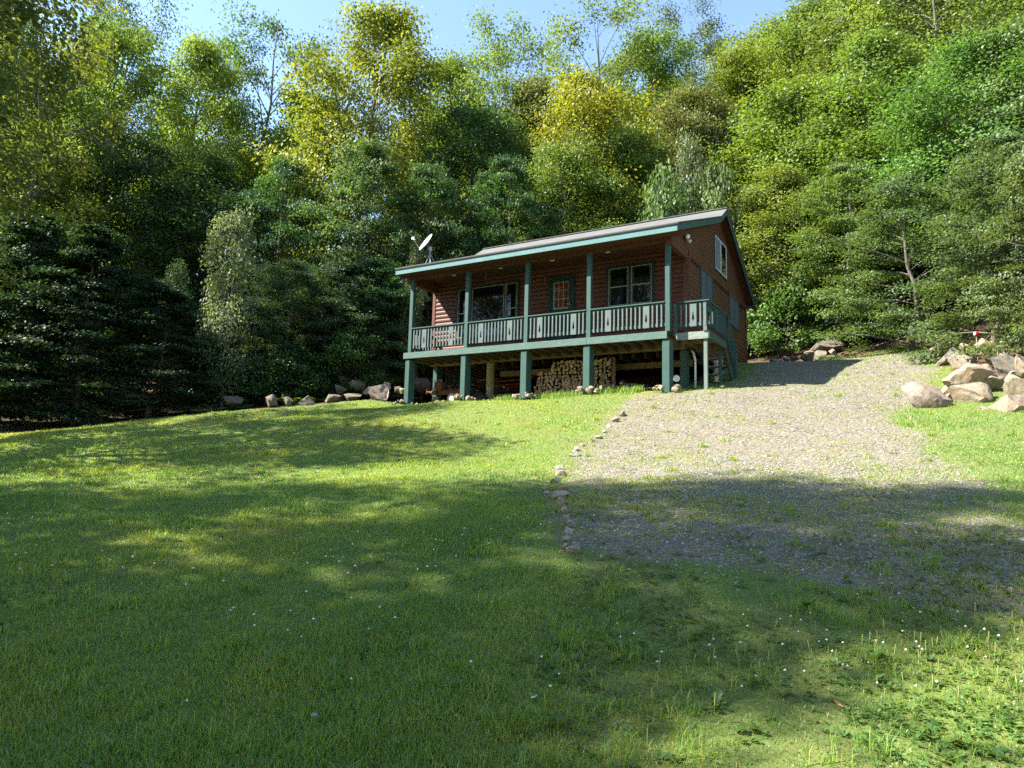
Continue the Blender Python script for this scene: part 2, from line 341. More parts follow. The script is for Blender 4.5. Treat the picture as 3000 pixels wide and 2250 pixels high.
# ------------------------------------------------------------------ ground sheets
def poly_sd(P, x, y):                        # signed distance, + inside
    P = np.asarray(P, float); n = len(P); d = np.full(len(x), 1e9); ins = np.zeros(len(x), bool)
    for i in range(n):
        a, b = P[i], P[(i + 1) % n]; e = b - a; wx, wy = x - a[0], y - a[1]
        t = np.clip((wx * e[0] + wy * e[1]) / (e @ e + 1e-12), 0, 1)
        d = np.minimum(d, np.hypot(wx - e[0] * t, wy - e[1] * t))
        c = ((a[1] > y) != (b[1] > y)) & (x < (b[0] - a[0]) * (y - a[1]) / (b[1] - a[1] + 1e-12) + a[0]); ins ^= c
    return np.where(ins, d, -d)
def H2(px, py):
    p = hit(px, py); return p[:2]
GRAVEL = [c2w(8.9, -.55)[:2], H2(1800, 1250), H2(1720, 1315), H2(1650, 1385), H2(1630, 1440), H2(1650, 1530), H2(1690, 1590), H2(1800, 1630),
          H2(2150, 1660), H2(2600, 1720), H2(3000, 1790), np.array([9., 4.5]), np.array([11., 6.5]), H2(2990, 1530), H2(2880, 1450), H2(2720, 1345), H2(2645, 1270), H2(2620, 1220), at(2690, 1180, 16.4)[:2],
          at(2730, 1120, 19)[:2], at(2690, 1060, 23)[:2], at(2580, 1030, 26)[:2], at(2420, 1055, 26.5)[:2], at(2300, 1072, 26)[:2], c2w(9.9, 8)[:2], c2w(11.2, 4.2)[:2], c2w(11.0, 1.5)[:2], c2w(10.2, -.3)[:2]]
CLEAR = [at(-400, 1282, 23)[:2], at(0, 1270, 24.2)[:2], at(300, 1250, 24.8)[:2], at(600, 1216, 25.2)[:2], at(850, 1196, 26)[:2], at(1020, 1186, 26.3)[:2], at(1140, 1178, 26.4)[:2],
         c2w(-1.2, 2.5)[:2], c2w(-1.0, 10)[:2], c2w(10.2, 10.2)[:2], at(2360, 1068, 26.5)[:2], at(2480, 1040, 26.8)[:2], at(2640, 1005, 26.8)[:2], at(2720, 1030, 24.5)[:2],
         at(2760, 1100, 19.5)[:2], at(2900, 1130, 17.5)[:2], at(3100, 1140, 16)[:2], np.array([18., 13.]), np.array([40., 6.]), np.array([40., -58.]), np.array([-60., -58.]), np.array([-60., 14.]), np.array([-24., 19.])]
def smooth(a, b, v):
    t = np.clip((v - a) / (b - a), 0, 1); return t * t * (3 - 2 * t)
def m_gravel(x, y): return smooth(-.9, .7, poly_sd(GRAVEL, x, y) + 1.0 * (fbm(x / 1.1, y / 1.1, 21) - .5))
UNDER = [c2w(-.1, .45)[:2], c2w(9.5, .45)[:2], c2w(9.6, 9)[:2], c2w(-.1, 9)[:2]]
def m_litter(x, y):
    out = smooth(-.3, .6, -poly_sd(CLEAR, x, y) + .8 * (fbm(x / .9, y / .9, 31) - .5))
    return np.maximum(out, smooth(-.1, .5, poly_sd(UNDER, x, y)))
def axis(parts):
    a = [];
    for s, e, st in parts: a += list(np.arange(s, e, st))
    return np.array(a)
gxs = axis([(-150, -60, 10), (-60, -30, 3), (-30, -15, .8), (-15, 19, .2), (19, 34, .8), (34, 60, 3), (60, 151, 10)])
gys = axis([(-70, -8, 4), (-8, 2, .5), (2, 31, .2), (31, 45, .8), (45, 90, 3), (90, 201, 10)])
GX, GY = np.meshgrid(gxs, gys); gx_, gy_ = GX.ravel(), GY.ravel(); gzv = gz(gx_, gy_)
gm_, fm_ = m_gravel(gx_, gy_), m_litter(gx_, gy_)
nx, ny = len(gxs), len(gys); ii, jj = np.meshgrid(np.arange(nx - 1), np.arange(ny - 1)); i0 = (jj * nx + ii).ravel()
quads = np.stack([i0, i0 + 1, i0 + nx + 1, i0 + nx], 1)
qg, qf = gm_[quads].mean(1), fm_[quads].mean(1)
GV = np.stack([gx_, gy_, gzv], 1)
for nm, sel in (('lawn', (qg < .5) & (qf < .5)), ('gravel_driveway', (qg >= .5) & (qf < .5)), ('forest_floor', qf >= .5)):
    q = quads[sel]; u, inv = np.unique(q, return_inverse=True)
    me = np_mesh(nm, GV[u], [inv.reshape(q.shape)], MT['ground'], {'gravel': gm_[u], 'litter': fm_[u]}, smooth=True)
    o = link(bpy.data.objects.new(nm, me)); tag(o, {'lawn': 'rough green lawn sloping up from the camera to the cabin', 'gravel_driveway': 'pale gravel driveway climbing past the right end of the cabin', 'forest_floor': 'brown leaf litter under the trees round the clearing'}[nm], None, None, 'structure')

# ------------------------------------------------------------------ cabin
cabin = empty('cabin', CO, TH)
tag(cabin, 'red-brown log-sided cabin with a green-railed covered porch raised on green piers', 'cabin')
PX = [0.0, 2.388, 4.708, 6.893, 9.36]; RZ = .878; BZ = 2.648
RT = [(-.461, 2.953), (4.329, 4.767), (5.171, 5.331), (9.55, 2.916)]
# walls
def halflog(y, z, s=-1, h=.155, d=.034):     # bulging log-siding profile (outward offset, height)
    return [(y, z + .001), (y + s * d * .45, z + .006), (y + s * d * .82, z + .03), (y + s * d, z + .07), (y + s * d * .96, z + .105), (y + s * d * .7, z + .138), (y + s * d * .35, z + h - .004), (y, z + h - .001)]
m = MB()
z = -.02
while z < 2.92:
    m.prism(halflog(1.603, z), 0, -.02, 9.44); z += .155
m.box(-.02, 9.44, 1.604, 1.75, -.25, 2.9)
m.build('front_wall', MT['log_x'], cabin, smooth=False)
def gable(x, s, name, y0=1.603):
    bm = bmesh.new()
    def chunk(ya, yb, z0, z1, planes):
        mb = MB(); zz = z0
        while zz < z1:
            mb.prism([(p[0], p[1]) for p in halflog(x, zz, s)], 1, ya, yb) if False else mb.add(*_logy(x, zz, s, ya, yb)); zz += .155
        mb.add([(x - s * .14, ya, z0), (x - s * .14, yb, z0), (x - s * .14, yb, z1), (x - s * .14, ya, z1), (x, ya, z0), (x, yb, z0), (x, yb, z1), (x, ya, z1)], [(0, 1, 2, 3), (4, 5, 6, 7), (0, 1, 5, 4), (1, 2, 6, 5), (2, 3, 7, 6), (3, 0, 4, 7)])
        b = bmesh.new(); vs = [b.verts.new(v) for v in mb.v]
        for f in mb.f: b.faces.new([vs[i] for i in f])
        for co, no in planes:
            bmesh.ops.bisect_plane(b, geom=b.verts[:] + b.edges[:] + b.faces[:], plane_co=co, plane_no=no, clear_outer=True)
        me = bpy.data.meshes.new('t'); b.to_mesh(me); b.free(); bm.from_mesh(me); bpy.data.meshes.remove(me)
    def pl(a, b): return ((0, a[0], a[1] - .05), (0, -(b[1] - a[1]), b[0] - a[0]))
    nb = 18                                    # courses up to the porch beam
    zt = -.25 + .155 * nb
    chunk(y0, 9.306, -.25, zt, [])
    chunk(-.02, 4.329, zt, 5.0, [pl(RT[0], RT[1])])
    chunk(4.329, 9.306, zt, 5.6, [pl(RT[1], RT[2]), pl(RT[2], RT[3])])
    bmesh.ops.recalc_face_normals(bm, faces=bm.faces); me = bpy.data.meshes.new(name); bm.to_mesh(me); bm.free(); me.materials.append(MT['log_y'])
    return link(bpy.data.objects.new(name, me), cabin)
def _logy(x, z, s, ya, yb):
    pr = halflog(x, z, s); n = len(pr)
    return [(p[0], ya, p[1]) for p in pr] + [(p[0], yb, p[1]) for p in pr], [tuple(range(n))[::-1], tuple(range(n, 2 * n))] + [(i, (i + 1) % n, n + (i + 1) % n, n + i) for i in range(n)]
gable(9.572, 1, 'gable_wall'); gable(-.125, -1, 'gable_wall')
MB().box(-.12, 9.57, 9.2, 9.30, -.25, 2.95).build('rear_wall', MT['log_x'], cabin)
m = MB().box(-.158, -.022, 1.555, 1.70, -.2, 2.647); m.build('corner_board', MT['log_z'], cabin, .004)
MB().box(9.442, 9.602, 1.555, 1.70, -.2, 2.647).build('corner_board', MT['log_z'], cabin, .004)
MB().box(9.604, 9.632, 1.60, 1.675, -.2, 2.86).build('corner_board', MT['log_z'], cabin, .003)
MB().box(9.604, 9.634, 9.18, 9.31, -.25, 2.86).build('corner_board', MT['log_z'], cabin, .003)
MB().box(9.606, 9.622, 1.70, 2.86, 1.44, 1.475, 0, .004).build('pale_scuff_strip', MT['raw_y'], cabin)
# roof
def off(P, dz): return [(y, z + dz) for y, z in P]
up = [(RT[0][0] - .03, RT[0][1] + .0)] + RT[1:3] + [(RT[3][0] + .03, RT[3][1] - .01)]
roof = MB().prism(off(up, .035) + off(up, .004)[::-1], 0, -.335, 9.94).build('roof', MT['shingle'], cabin)
m = MB(); m.box(-.33, 9.935, RT[2][0] - .09, RT[2][0] + .09, RT[2][1] + .022, RT[2][1] + .05); m.build('ridge_cap', MT['shingle'], roof)
m = MB(); fr = [(RT[0][0] + .03, RT[0][1] + .005)] + RT[1:3] + [(RT[3][0] - .03, RT[3][1] + .01)]
m.prism(off(fr, .002) + off(fr, -.085)[::-1], 0, -.279, 9.885); m.build('soffit', MT['beam'], cabin)
for a, b in ((-.309, -.281), (9.887, 9.915)):
    MB().prism(off(RT, .002) + off(RT, -.2)[::-1], 0, a, b).build('rake_board', MT['green_y'], cabin)
m = MB().box(-.281, 4.6, -.461, -.433, 2.752, 2.943).box(4.603, 9.887, -.4615, -.433, 2.752, 2.943); m.build('fascia', MT['fascia'], cabin)
MB().box(-.315, 9.92, -.487, -.4622, 2.931, 2.951).build('drip_edge', MT['black'], cabin)
MB().box(-.279, 9.885, -.4325, -.012, 2.754, 2.78).build('eave_soffit', MT['beam'], cabin)
MB().box(-.279, 9.885, 9.51, 9.54, 2.71, 2.90).build('fascia', MT['green_x'], cabin)
m = MB().box(-.13, 9.60, -.01, .15, BZ, 2.90); m.build('porch_beam', MT['beam'], cabin, .004)
MB().box(-.13, .01, .152, 1.554, BZ, 2.95).build('porch_beam', MT['beam'], cabin, .004)
MB().box(9.458, 9.60, .152, 1.554, BZ, 2.86).build('porch_beam', MT['beam'], cabin, .004)
MB().box(.012, 9.456, .152, 1.602, 2.86, 2.90).build('porch_ceiling', MT['beam'], cabin)
for x in (1.352, 3.314, 5.315, 7.282):
    m = MB().tube([(x, .75, 2.859), (x, .75, 2.845)], [.085, .075], 16); m.build('recessed_light', MT['white'], cabin)
MB().tube([(3.0, .35, 2.86), (3.005, .35, 2.6), (2.99, .352, 2.42)], .006, 5).build('hanging_cord', MT['raw_z'], cabin)
# deck, rim, joists
m = MB()
for k in range(11): m.box(-.10, 9.45, .002 + k * .145, .14 + k * .145, -.032, 0)
m.build('deck', MT['green_x'], cabin)
m = MB(); m.box(-.129, 2.40, -.04, -.001, -.211, .0).box(2.403, 6.96, -.041, -.001, -.211, .001).box(6.963, 9.455, -.04, -.001, -.212, .0); m.build('rim_board', MT['baluster_rim'] if 'baluster_rim' in MT else MT['green_x'], cabin, .004)
MB().box(-.129, -.09, .0, 1.60, -.211, 0).build('rim_board', MT['green_y'], cabin)
m = MB()
for k in range(24): x = .02 + k * .405; m.box(x, x + .04, .003, 1.50, -.225, -.034)
m.build('joist', MT['raw_y'], cabin)
m = MB().box(-.1, 9.5, 1.502, 1.58, -.26, -.035); m.build('ledger', MT['raw_x'], cabin)
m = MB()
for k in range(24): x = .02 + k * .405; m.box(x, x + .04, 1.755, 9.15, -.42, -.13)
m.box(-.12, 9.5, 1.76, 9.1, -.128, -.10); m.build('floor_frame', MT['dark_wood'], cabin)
MB().box(2.3, 9.4, 2.55, 2.69, -.62, -.425).build('girder', MT['raw_x'], cabin)
MB().box(2.34, 2.62, 1.7, 9.0, -.40, -.27).build('girder', MT['raw_y'], cabin)
# rear foundation wall that closes the underfloor to the hill behind
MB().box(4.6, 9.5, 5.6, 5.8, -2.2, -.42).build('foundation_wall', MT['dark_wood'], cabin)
# piers and posts
PB = [-1.78, -1.76, -1.79, -1.72, -1.77]
for i, x in enumerate(PX):
    w = .20 if i < 2 else .225
    p = MB().box(x - .06, x - .06 + w, .0, .34, PB[i], -.235); p.build('pier', MT['green_z'], cabin, .016)
    MB().box(x + .03, x + .03 + .14, .04, .2, PB[i] - .35, PB[i] - .002).build('footing', MT['concrete'], cabin, .02)
    MB().box(x + .03, x + .03 + .14, .0, .14, .002, BZ - .002).build('post', MT['green_z'], cabin, .006)
MB().box(-.03, .16, 1.585, 1.93, -1.95, -.27).build('pier', MT['green_z'], cabin, .016)
MB().box(9.31, 9.52, 1.585, 1.90, -1.75, -.27).build('pier', MT['green_z'], cabin, .016)
MB().tube([(2.485, 1.62, -2.1), (2.485, 1.62, -.28)], .14, 20).build('concrete_column', MT['column'], cabin, smooth=False)
MB().box(6.98, 7.08, 1.86, 1.96, -1.9, -.30).build('wood_post', MT['raw_z'], cabin, .004)
# railings
def tree_half(s):                             # half of the panel with a conifer cut out of it: (dx, z)
    T = [(0, .29), (.012, .29), (.012, .335), (.044, .335), (.026, .385), (.038, .385), (.021, .44), (.030, .44), (.014, .49), (.021, .49), (0, .575)]
    return [(s * x, z) for x, z in T]
def panel(mb, cx, y0, y1, z0=.14, z1=.79, w=.095):
    for s in (-1, 1):
        P = [(cx, z0), (cx + s * w, z0), (cx + s * w, z1), (cx, z1)] + [(cx + x, z) for x, z in tree_half(s)[::-1]]
        mb.prism(P, 1, y0, y1)
def rail_x(xa, xb, pat, y=.0, green=True):
    r = MB(); r.box(xa, xb, y - .02, y + .10, .842, RZ); r.box(xa, xb, y + .042, y + .08, .74, .840); r.box(xa, xb, y + .042, y + .08, .165, .255)
    ro = r.build('railing', MT['green_x'], cabin, .004)
    n = sum(1 if c != 'P' else 1.9 for c in pat); step = (xb - xa) / (n + .6); x = xa + step * .3
    for c in pat:
        if c == 'P':
            cx = x + step * .95; p = MB(); panel(p, cx, y + .006, y + .040); p.build('tree_cutout_panel', MT['baluster'], ro); x += step * 1.9
        else:
            cx = x + step * .5; b = MB().box(cx - .021, cx + .021, y + .001, y + .041, .14, .79, 0, .002); b.build('baluster', MT['baluster'], ro); x += step
B13 = 'bbbPbbbbbbbPbbb'; B11 = 'bbPbbbbbbbPbb'
for i, pt in enumerate((B13, B13, B11, B13)): rail_x(PX[i] + .172, PX[i + 1] + .028, pt)
def rail_y(x, ya, yb, n, pan=None, side=1):
    r = MB(); r.box(x - .06, x + .06, ya, yb, .842, RZ); r.box(x - .019, x + .019, ya, yb, .74, .840); r.box(x - .019, x + .019, ya, yb, .165, .255)
    ro = r.build('railing', MT['green_y'], cabin, .004); st = (yb - ya) / n
    for k in range(n):
        cy_ = ya + (k + .5) * st; b = MB()
        if k == pan: b.box(x + side * .021, x + side * .055, cy_ - .09, cy_ + .09, .14, .79)
        else: b.box(x + side * .021, x + side * .061, cy_ - .021, cy_ + .021, .14, .79)
        b.build('baluster', MT['baluster'] if side < 0 else MT['green_z'], ro)
rail_y(-.03, .16, 1.54, 9, 4, -1)
# side landing and stairs
EX, EY, ED = 10.557, .317, 2.252
ld = empty('side_landing', (0, 0, 0), 0, cabin)
m = MB()
for k in range(7): m.box(9.66 + k * .128, 9.66 + k * .128 + .122, EY + .042, ED - .042, -.03, -.002)
m.build('landing_boards', MT['raw_y'], ld)
MB().prism([(9.555, -.013), (10.517, -.013), (10.517, -.224), (9.62, -.224)], 1, EY, EY + .04).build('landing_rim', MT['peeled'], ld)
MB().box(10.518, EX, EY, ED, -.224, -.014).build('landing_rim', MT['green_y'], ld, .003)
m = MB().box(9.66, 10.515, ED - .04, ED, -.22, -.035)
for x in (9.70, 10.1, 10.47): m.box(x, x + .04, EY + .045, ED - .045, -.21, -.032)
m.box(9.75, 10.46, 1.2, 1.24, -.20, -.034); m.build('landing_joist', MT['raw_x'], ld)
MB().box(10.385, 10.485, EY - .015 + .06, EY + .145, -2.0, -.226).build('landing_post', MT['post_grey'], ld, .004)
MB().box(10.40, 10.50, EY - .03, EY - .002, -.012, .84).build('landing_post', MT['baluster'], ld, .004)
MB().box(10.33, 10.43, ED - .12, ED - .045, -1.6, -.226).build('landing_post', MT['green_z'], ld, .004)
MB().box(10.44, 10.53, ED + .002, ED + .09, -.3, .84).build('landing_post', MT['green_z'], ld, .004)
MB().box(9.57, 9.65, EY - .05, EY + .04, -.01, .84).build('landing_post', MT['green_z'], ld, .004)
rail_x(9.652, 10.575, 'bbPbb', EY - .04)
rail_y(10.50, EY + .07, ED, 8, 3, 1)
st = empty('staircase', (0, 0, 0), 0, cabin)
n = 5; y0, y1, zb = ED + .05, 3.42, -1.10; run = (y1 - y0) / n; rise = -zb / n
for x in (9.72, 10.46):
    MB().prism([(y0, -.02), (y0, -.26), (y1 - .12, zb - .18), (y1 + .06, zb - .18), (y1 + .06, zb + .06)], 0, x, x + .04).build('stringer', MT['green_y'], st)
for k in range(n):
    MB().box(9.765, 10.455, y0 + k * run, y0 + k * run + run + .05, -(k + 1) * rise - .0, -(k + 1) * rise + .038).build('tread', MT['grey_wood'], st, .003)
MB().box(10.505, 10.59, y1 - .06, y1 + .03, zb - .25, -.15).build('newel_post', MT['green_z'], st, .004)
rr = MB().beam((10.54, ED + .05, .87), (10.54, y1 + .02, -.13), .10, .038); rr.beam((10.54, ED + .05, .18), (10.54, y1 - .05, -.80), .036, .09); ro = rr.build('stair_rail', MT['green_y'], st)
for k in range(6):
    y = ED + .14 + k * .175; f = (y - ED - .05) / (y1 - ED - .05); MB().box(10.565, 10.605, y - .021, y + .021, .14 - f * .98, .83 - f * 1.0).build('baluster', MT['green_z'], st)
# front windows
def win(name, xa, xb, za, zb, label=None, casing=.075, y=1.555):
    w = MB(); c = casing
    for a, b, d, e in ((xa - c, xb + c, zb, zb + c), (xa - c, xb + c, za - c, za), (xa - c, xa, za, zb), (xb, xb + c, za, zb)): w.box(a, b, y - .04, y + .03, d, e)
    o = w.build(name, MT['trim_dark'], cabin, .003)
    if label: o['label'] = label
    return o
def sash(par, xa, xb, za, zb, hung=False, y=1.530, f=.035):
    s = MB()
    def fr(a, b, c, d, w, yy):
        s.box(a, b, yy, yy + .03, d - w, d).box(a, b, yy, yy + .03, c, c + w).box(a, a + w, yy + .001, yy + .029, c + w, d - w).box(b - w, b, yy + .001, yy + .029, c + w, d - w)
    fr(xa, xb, za, zb, .022, y - .012)
    if hung:
        zm = (za + zb) / 2; s.box(xa + .022, xb - .022, y + .005, y + .03, zm - .018, zm + .018); 
        s.box(xa + .05, xa + .058, y + .010, y + .024, za + .03, zb - .03); s.box(xb - .058, xb - .05, y + .010, y + .024, za + .03, zb - .03)
    so_ = s.build('sash', MT['sash'], par)
    MB().box(xa + .02, xb - .02, y + .026, y + .034, za + .02, zb - .02).build('pane', MT['glass'], par)
w = win('window', 1.03, 3.55, .72, 2.53, 'wide picture window with a narrow sash on each side')
sash(w, 1.035, 1.60, .725, 2.525, True); sash(w, 1.66, 3.02, .725, 2.525); sash(w, 3.075, 3.55, .725, 2.525, True)
MB().box(1.602, 1.658, 1.516, 1.585, .722, 2.528).build('mullion', MT['trim_dark'], w); MB().box(3.022, 3.073, 1.516, 1.585, .722, 2.528).build('mullion', MT['trim_dark'], w)
w = win('window', 6.985, 8.452, 1.30, 2.545, 'pair of double-hung windows right of the door')
sash(w, 6.99, 7.672, 1.305, 2.54, True); sash(w, 7.762, 8.447, 1.305, 2.54, True)
MB().box(7.675, 7.759, 1.516, 1.585, 1.302, 2.543).build('mullion', MT['trim_dark'], w)
d = MB(); 
for a, b, z0, z1 in ((4.75, 4.87, 0.01, 2.55), (5.64, 5.76, .01, 2.55), (4.872, 5.638, 2.43, 2.55)): d.box(a, b, 1.515, 1.60, z0, z1)
dr = d.build('door', MT['trim_dark'], cabin, .003)
MB().box(4.874, 5.636, 1.545, 1.60, .03, 2.425).build('door_leaf', MT['green_z'], dr).data.materials[0] = MT['trim_dark']
MB().box(5.02, 5.52, 1.537, 1.543, 1.44, 2.32).build('door_glass', MT['door_glass'], dr)
m = MB().box(4.99, 5.55, 1.533, 1.544, 2.31, 2.33).box(4.99, 5.55, 1.531, 1.544, 1.40, 1.445).box(4.985, 5.025, 1.531, 1.544, 1.447, 2.308).box(5.527, 5.54, 1.531, 1.544, 1.447, 2.308)
for x in (5.19, 5.355): m.box(x - .011, x + .011, 1.526, 1.5365, 1.447, 2.308)
for z in (1.74, 2.03): m.box(5.027, 5.525, 1.5275, 1.5355, z - .011, z + .011)
m.build('muntins', MT['sash'], dr)
MB().box(5.595, 5.618, 1.515, 1.544, 1.45, 1.62).box(5.48, 5.60, 1.50, 1.52, 1.545, 1.562).build('door_handle', plain('brass_handle', (.42, .32, .14), .35, .5, .8), dr)
for x0 in (5.0, 5.32): MB().box(x0, x0 + .22, 1.537, 1.544, .3, 1.1).build('door_panel', MT['trim_dark'], dr, .006)
# gable windows (x = 9.605 plane)
def gwin(ya, yb, za, zb, label, kind):
    x = 9.608; f = .05; m = MB()
    for a, b, c, e in ((ya - f, yb + f, zb, zb + f), (ya - f, yb + f, za - f, za), (ya - f, ya, za, zb), (yb, yb + f, za, zb)): m.box(x - .02, x + .03, a, b, c, e)
    o = m.build('window', MT['green_y'], cabin, .003); o['label'] = label; ym = (ya + yb) / 2
    if kind == 'slider':
        s = MB(); w_ = .04
        for a, b, c, e in ((ya, yb, zb - w_, zb), (ya, yb, za, za + w_), (ya, ya + w_, za + w_, zb - w_), (yb - w_, yb, za + w_, zb - w_), (ym - .03, ym + .03, za + w_, zb - w_)): s.box(x + .0, x + .024, a, b, c, e)
        s.build('sash', MT['white_frame'], o)
        MB().box(x + .002, x + .008, ym + .03, yb - w_, za + w_, zb - w_).build('pane', MT['glass'], o)
        dm = MB(); k = 12; ys = np.linspace(ya + w_, ym - .03, k)
        V = []; 
        for i, yv in enumerate(ys): V += [(x + .004 + .004 * (i % 2), yv, za + w_), (x + .004 + .004 * (i % 2), yv, zb - w_)]
        dm.add(V, [(2 * i, 2 * i + 2, 2 * i + 3, 2 * i + 1) for i in range(k - 1)]); dm.build('curtain', MT['drape'], o)
    else:
        for a, b in ((ya + .01, ym - .015), (ym + .015, yb - .01)): MB().box(x - .01, x + .014, a, b, za + .01, zb - .01).build('shutter_board', MT['shutter'], o)
        MB().box(x - .01, x + .02, ym - .014, ym + .014, za + .01, zb - .01).build('centre_stile', MT['trim_dark'], o)
gwin(4.62, 6.19, 3.09, 4.28, 'white sliding window with a grey curtain high in the gable', 'slider')
gwin(2.92, 4.18, 1.35, 2.60, 'boarded slate-blue window nearer the porch', 'b'); gwin(6.63, 7.95, 1.55, 2.61, 'boarded slate-blue window near the back corner', 'b')
fl = MB().box(9.606, 9.64, 1.11, 1.21, 3.03, 3.13).build('floodlight', MT['black'], cabin, .006)
for dy, dz, mt in ((-.03, .03, 'bulb'), (.11, -.06, 'steel')):
    c = Vector((9.68, 1.16 + dy, 3.08 + dz)); dv = Vector((.5, -.35 if dy < 0 else .3, -.25)).normalized()
    MB().tube([c - dv * .07, c - dv * .02, c + dv * .05, c + dv * .10, c + dv * .115], [.03, .04, .075, .065, .02], 14).build('lamp', MT[mt], fl, smooth=True)
MB().tube([(9.80, 1.55, -1.5), (9.80, 1.55, -.62), (9.74, 1.60, -.40), (9.66, 1.66, -.30)], .03, 10).build('drain_pipe', MT['plastic'], cabin, smooth=True)
# satellite dish on the porch roof
ds = empty('satellite_dish', c2w(-.34, 1.5, 3.70), TH); tag(ds, 'white satellite dish on a tripod at the left end of the porch roof', 'satellite dish')
MB().tube([(0, 0, .0), (0, 0, .62)], .022, 8).build('mast', MT['metal'], ds)
for a, b in (((-.22, -.02), .40), ((.16, .20), .42), ((.2, -.2), .42)): MB().tube([(a[0], a[1], -.03), (0, 0, b)], .013, 6).build('tripod_leg', MT['metal'], ds)
MB().box(-.05, .05, -.05, .05, .52, .68).build('mount_bracket', MT['steel'], ds, .01)
# reflector: shallow elliptical bowl facing up and to the left
def bowl():
    ax = Vector((-.40, -.76, .51)).normalized(); u = Vector((.47, .283, .83)); u = (u - ax * u.dot(ax)).normalized(); v = ax.cross(u); c = Vector((-.12, -.06, .82)); V = []; F = []
    R = 6; N = 28
    for side in (0, 1):
        for r in range(R + 1):
            for q in range(N):
                f = r / R; an = 2 * PI * q / N; V.append(c + u * (.39 * f * math.cos(an)) + v * (.31 * f * math.sin(an)) + ax * (.075 * f * f - .012 * side))
    L = (R + 1) * N
    for side in (0, 1):
        for r in range(R):
            for q in range(N):
                a = side * L + r * N + q; b = side * L + r * N + (q + 1) % N; F.append((a, b, b + N, a + N))
    for q in range(N): a = R * N + q; b = R * N + (q + 1) % N; F.append((a, b, L + b, L + a))
    return MB().add(V, F), c, ax, u
bm_, c, ax, u = bowl(); bm_.build('reflector', MT['white'], ds, smooth=True)
e = c + ax * .52 - u * .22
MB().tube([c - u * .40 - ax * .02, c - u * .36 + ax * .1, e], .014, 6).build('feed_arm', MT['metal'], ds)
MB().tube([e - u * .03, e + u * .05 - ax * .03], [.04, .055], 10).box(e.x - .04, e.x + .04, e.y - .03, e.y + .03, e.z - .03, e.z + .06).build('receiver', MT['white'], ds, smooth=False)
# ------------------------------------------------------------------ trees
def unit(v): return v / np.maximum(np.linalg.norm(v, axis=-1, keepdims=True), 1e-9)
def leaf_cloud(C, S, nl, leaf, r, flat=.5, droop=.0, outd=None, tilt=.7, ctint=None):
    """C (m,3) spray centres, S (m,) radii -> leaf quads"""
    m = len(C); n = m * nl; idx = np.repeat(np.arange(m), nl)
    o = np.clip(r.normal(0, 1, (n, 3)), -1.45, 1.45) * np.array([.55, .55, .55 * flat]); P = C[idx] + o * S[idx, None]
    P[:, 2] -= droop * (np.hypot(o[:, 0], o[:, 1])) ** 2 * S[idx]
    bn = np.array([0, 0, 1.0]) + r.normal(0, .45, (m, 3)) + (0 if outd is None else outd * .45); nrm = unit(bn[idx] + r.normal(0, tilt, (n, 3)))
    d = r.normal(0, 1, (n, 3)); 
    if outd is not None: d = d * .7 + outd[idx]
    d[:, 2] -= .35; d = unit(d - nrm * (d * nrm).sum(1, keepdims=True)); s = np.cross(nrm, d)
    L = leaf * r.uniform(.65, 1.3, (n, 1)); w = L * .36
    V = np.stack([P - d * L * .5, P + s * w - nrm * L * .06, P + d * L * .5 - nrm * L * .08, P - s * w - nrm * L * .06], 1).reshape(-1, 3)
    F = np.arange(n * 4).reshape(n, 4)
    ct = (r.normal(.5, .22, m) if ctint is None else ctint)[idx]
    t = np.repeat(np.clip(ct + r.normal(0, .08, n), 0, 1), 4); wm = np.repeat(np.clip((r.normal(.15, .28, m))[idx] + r.normal(0, .05, n), 0, 1), 4)
    return V, F, t, wm
PROF = {'round': lambda t: np.sin(PI * np.clip(.12 + .82 * t, 0, 1)) ** .75, 'vase': lambda t: np.clip(.45 + .75 * t, 0, 1) * np.clip((1.12 - t) * 2.6, 0, 1) ** .6,
        'cone': lambda t: np.clip(1.05 - t, 0, 1) ** .8, 'column': lambda t: np.sin(PI * np.clip(.2 + .75 * t, 0, 1)) ** .5, 'dome': lambda t: np.clip(1.02 - t ** 2.2, 0, 1) ** .6}
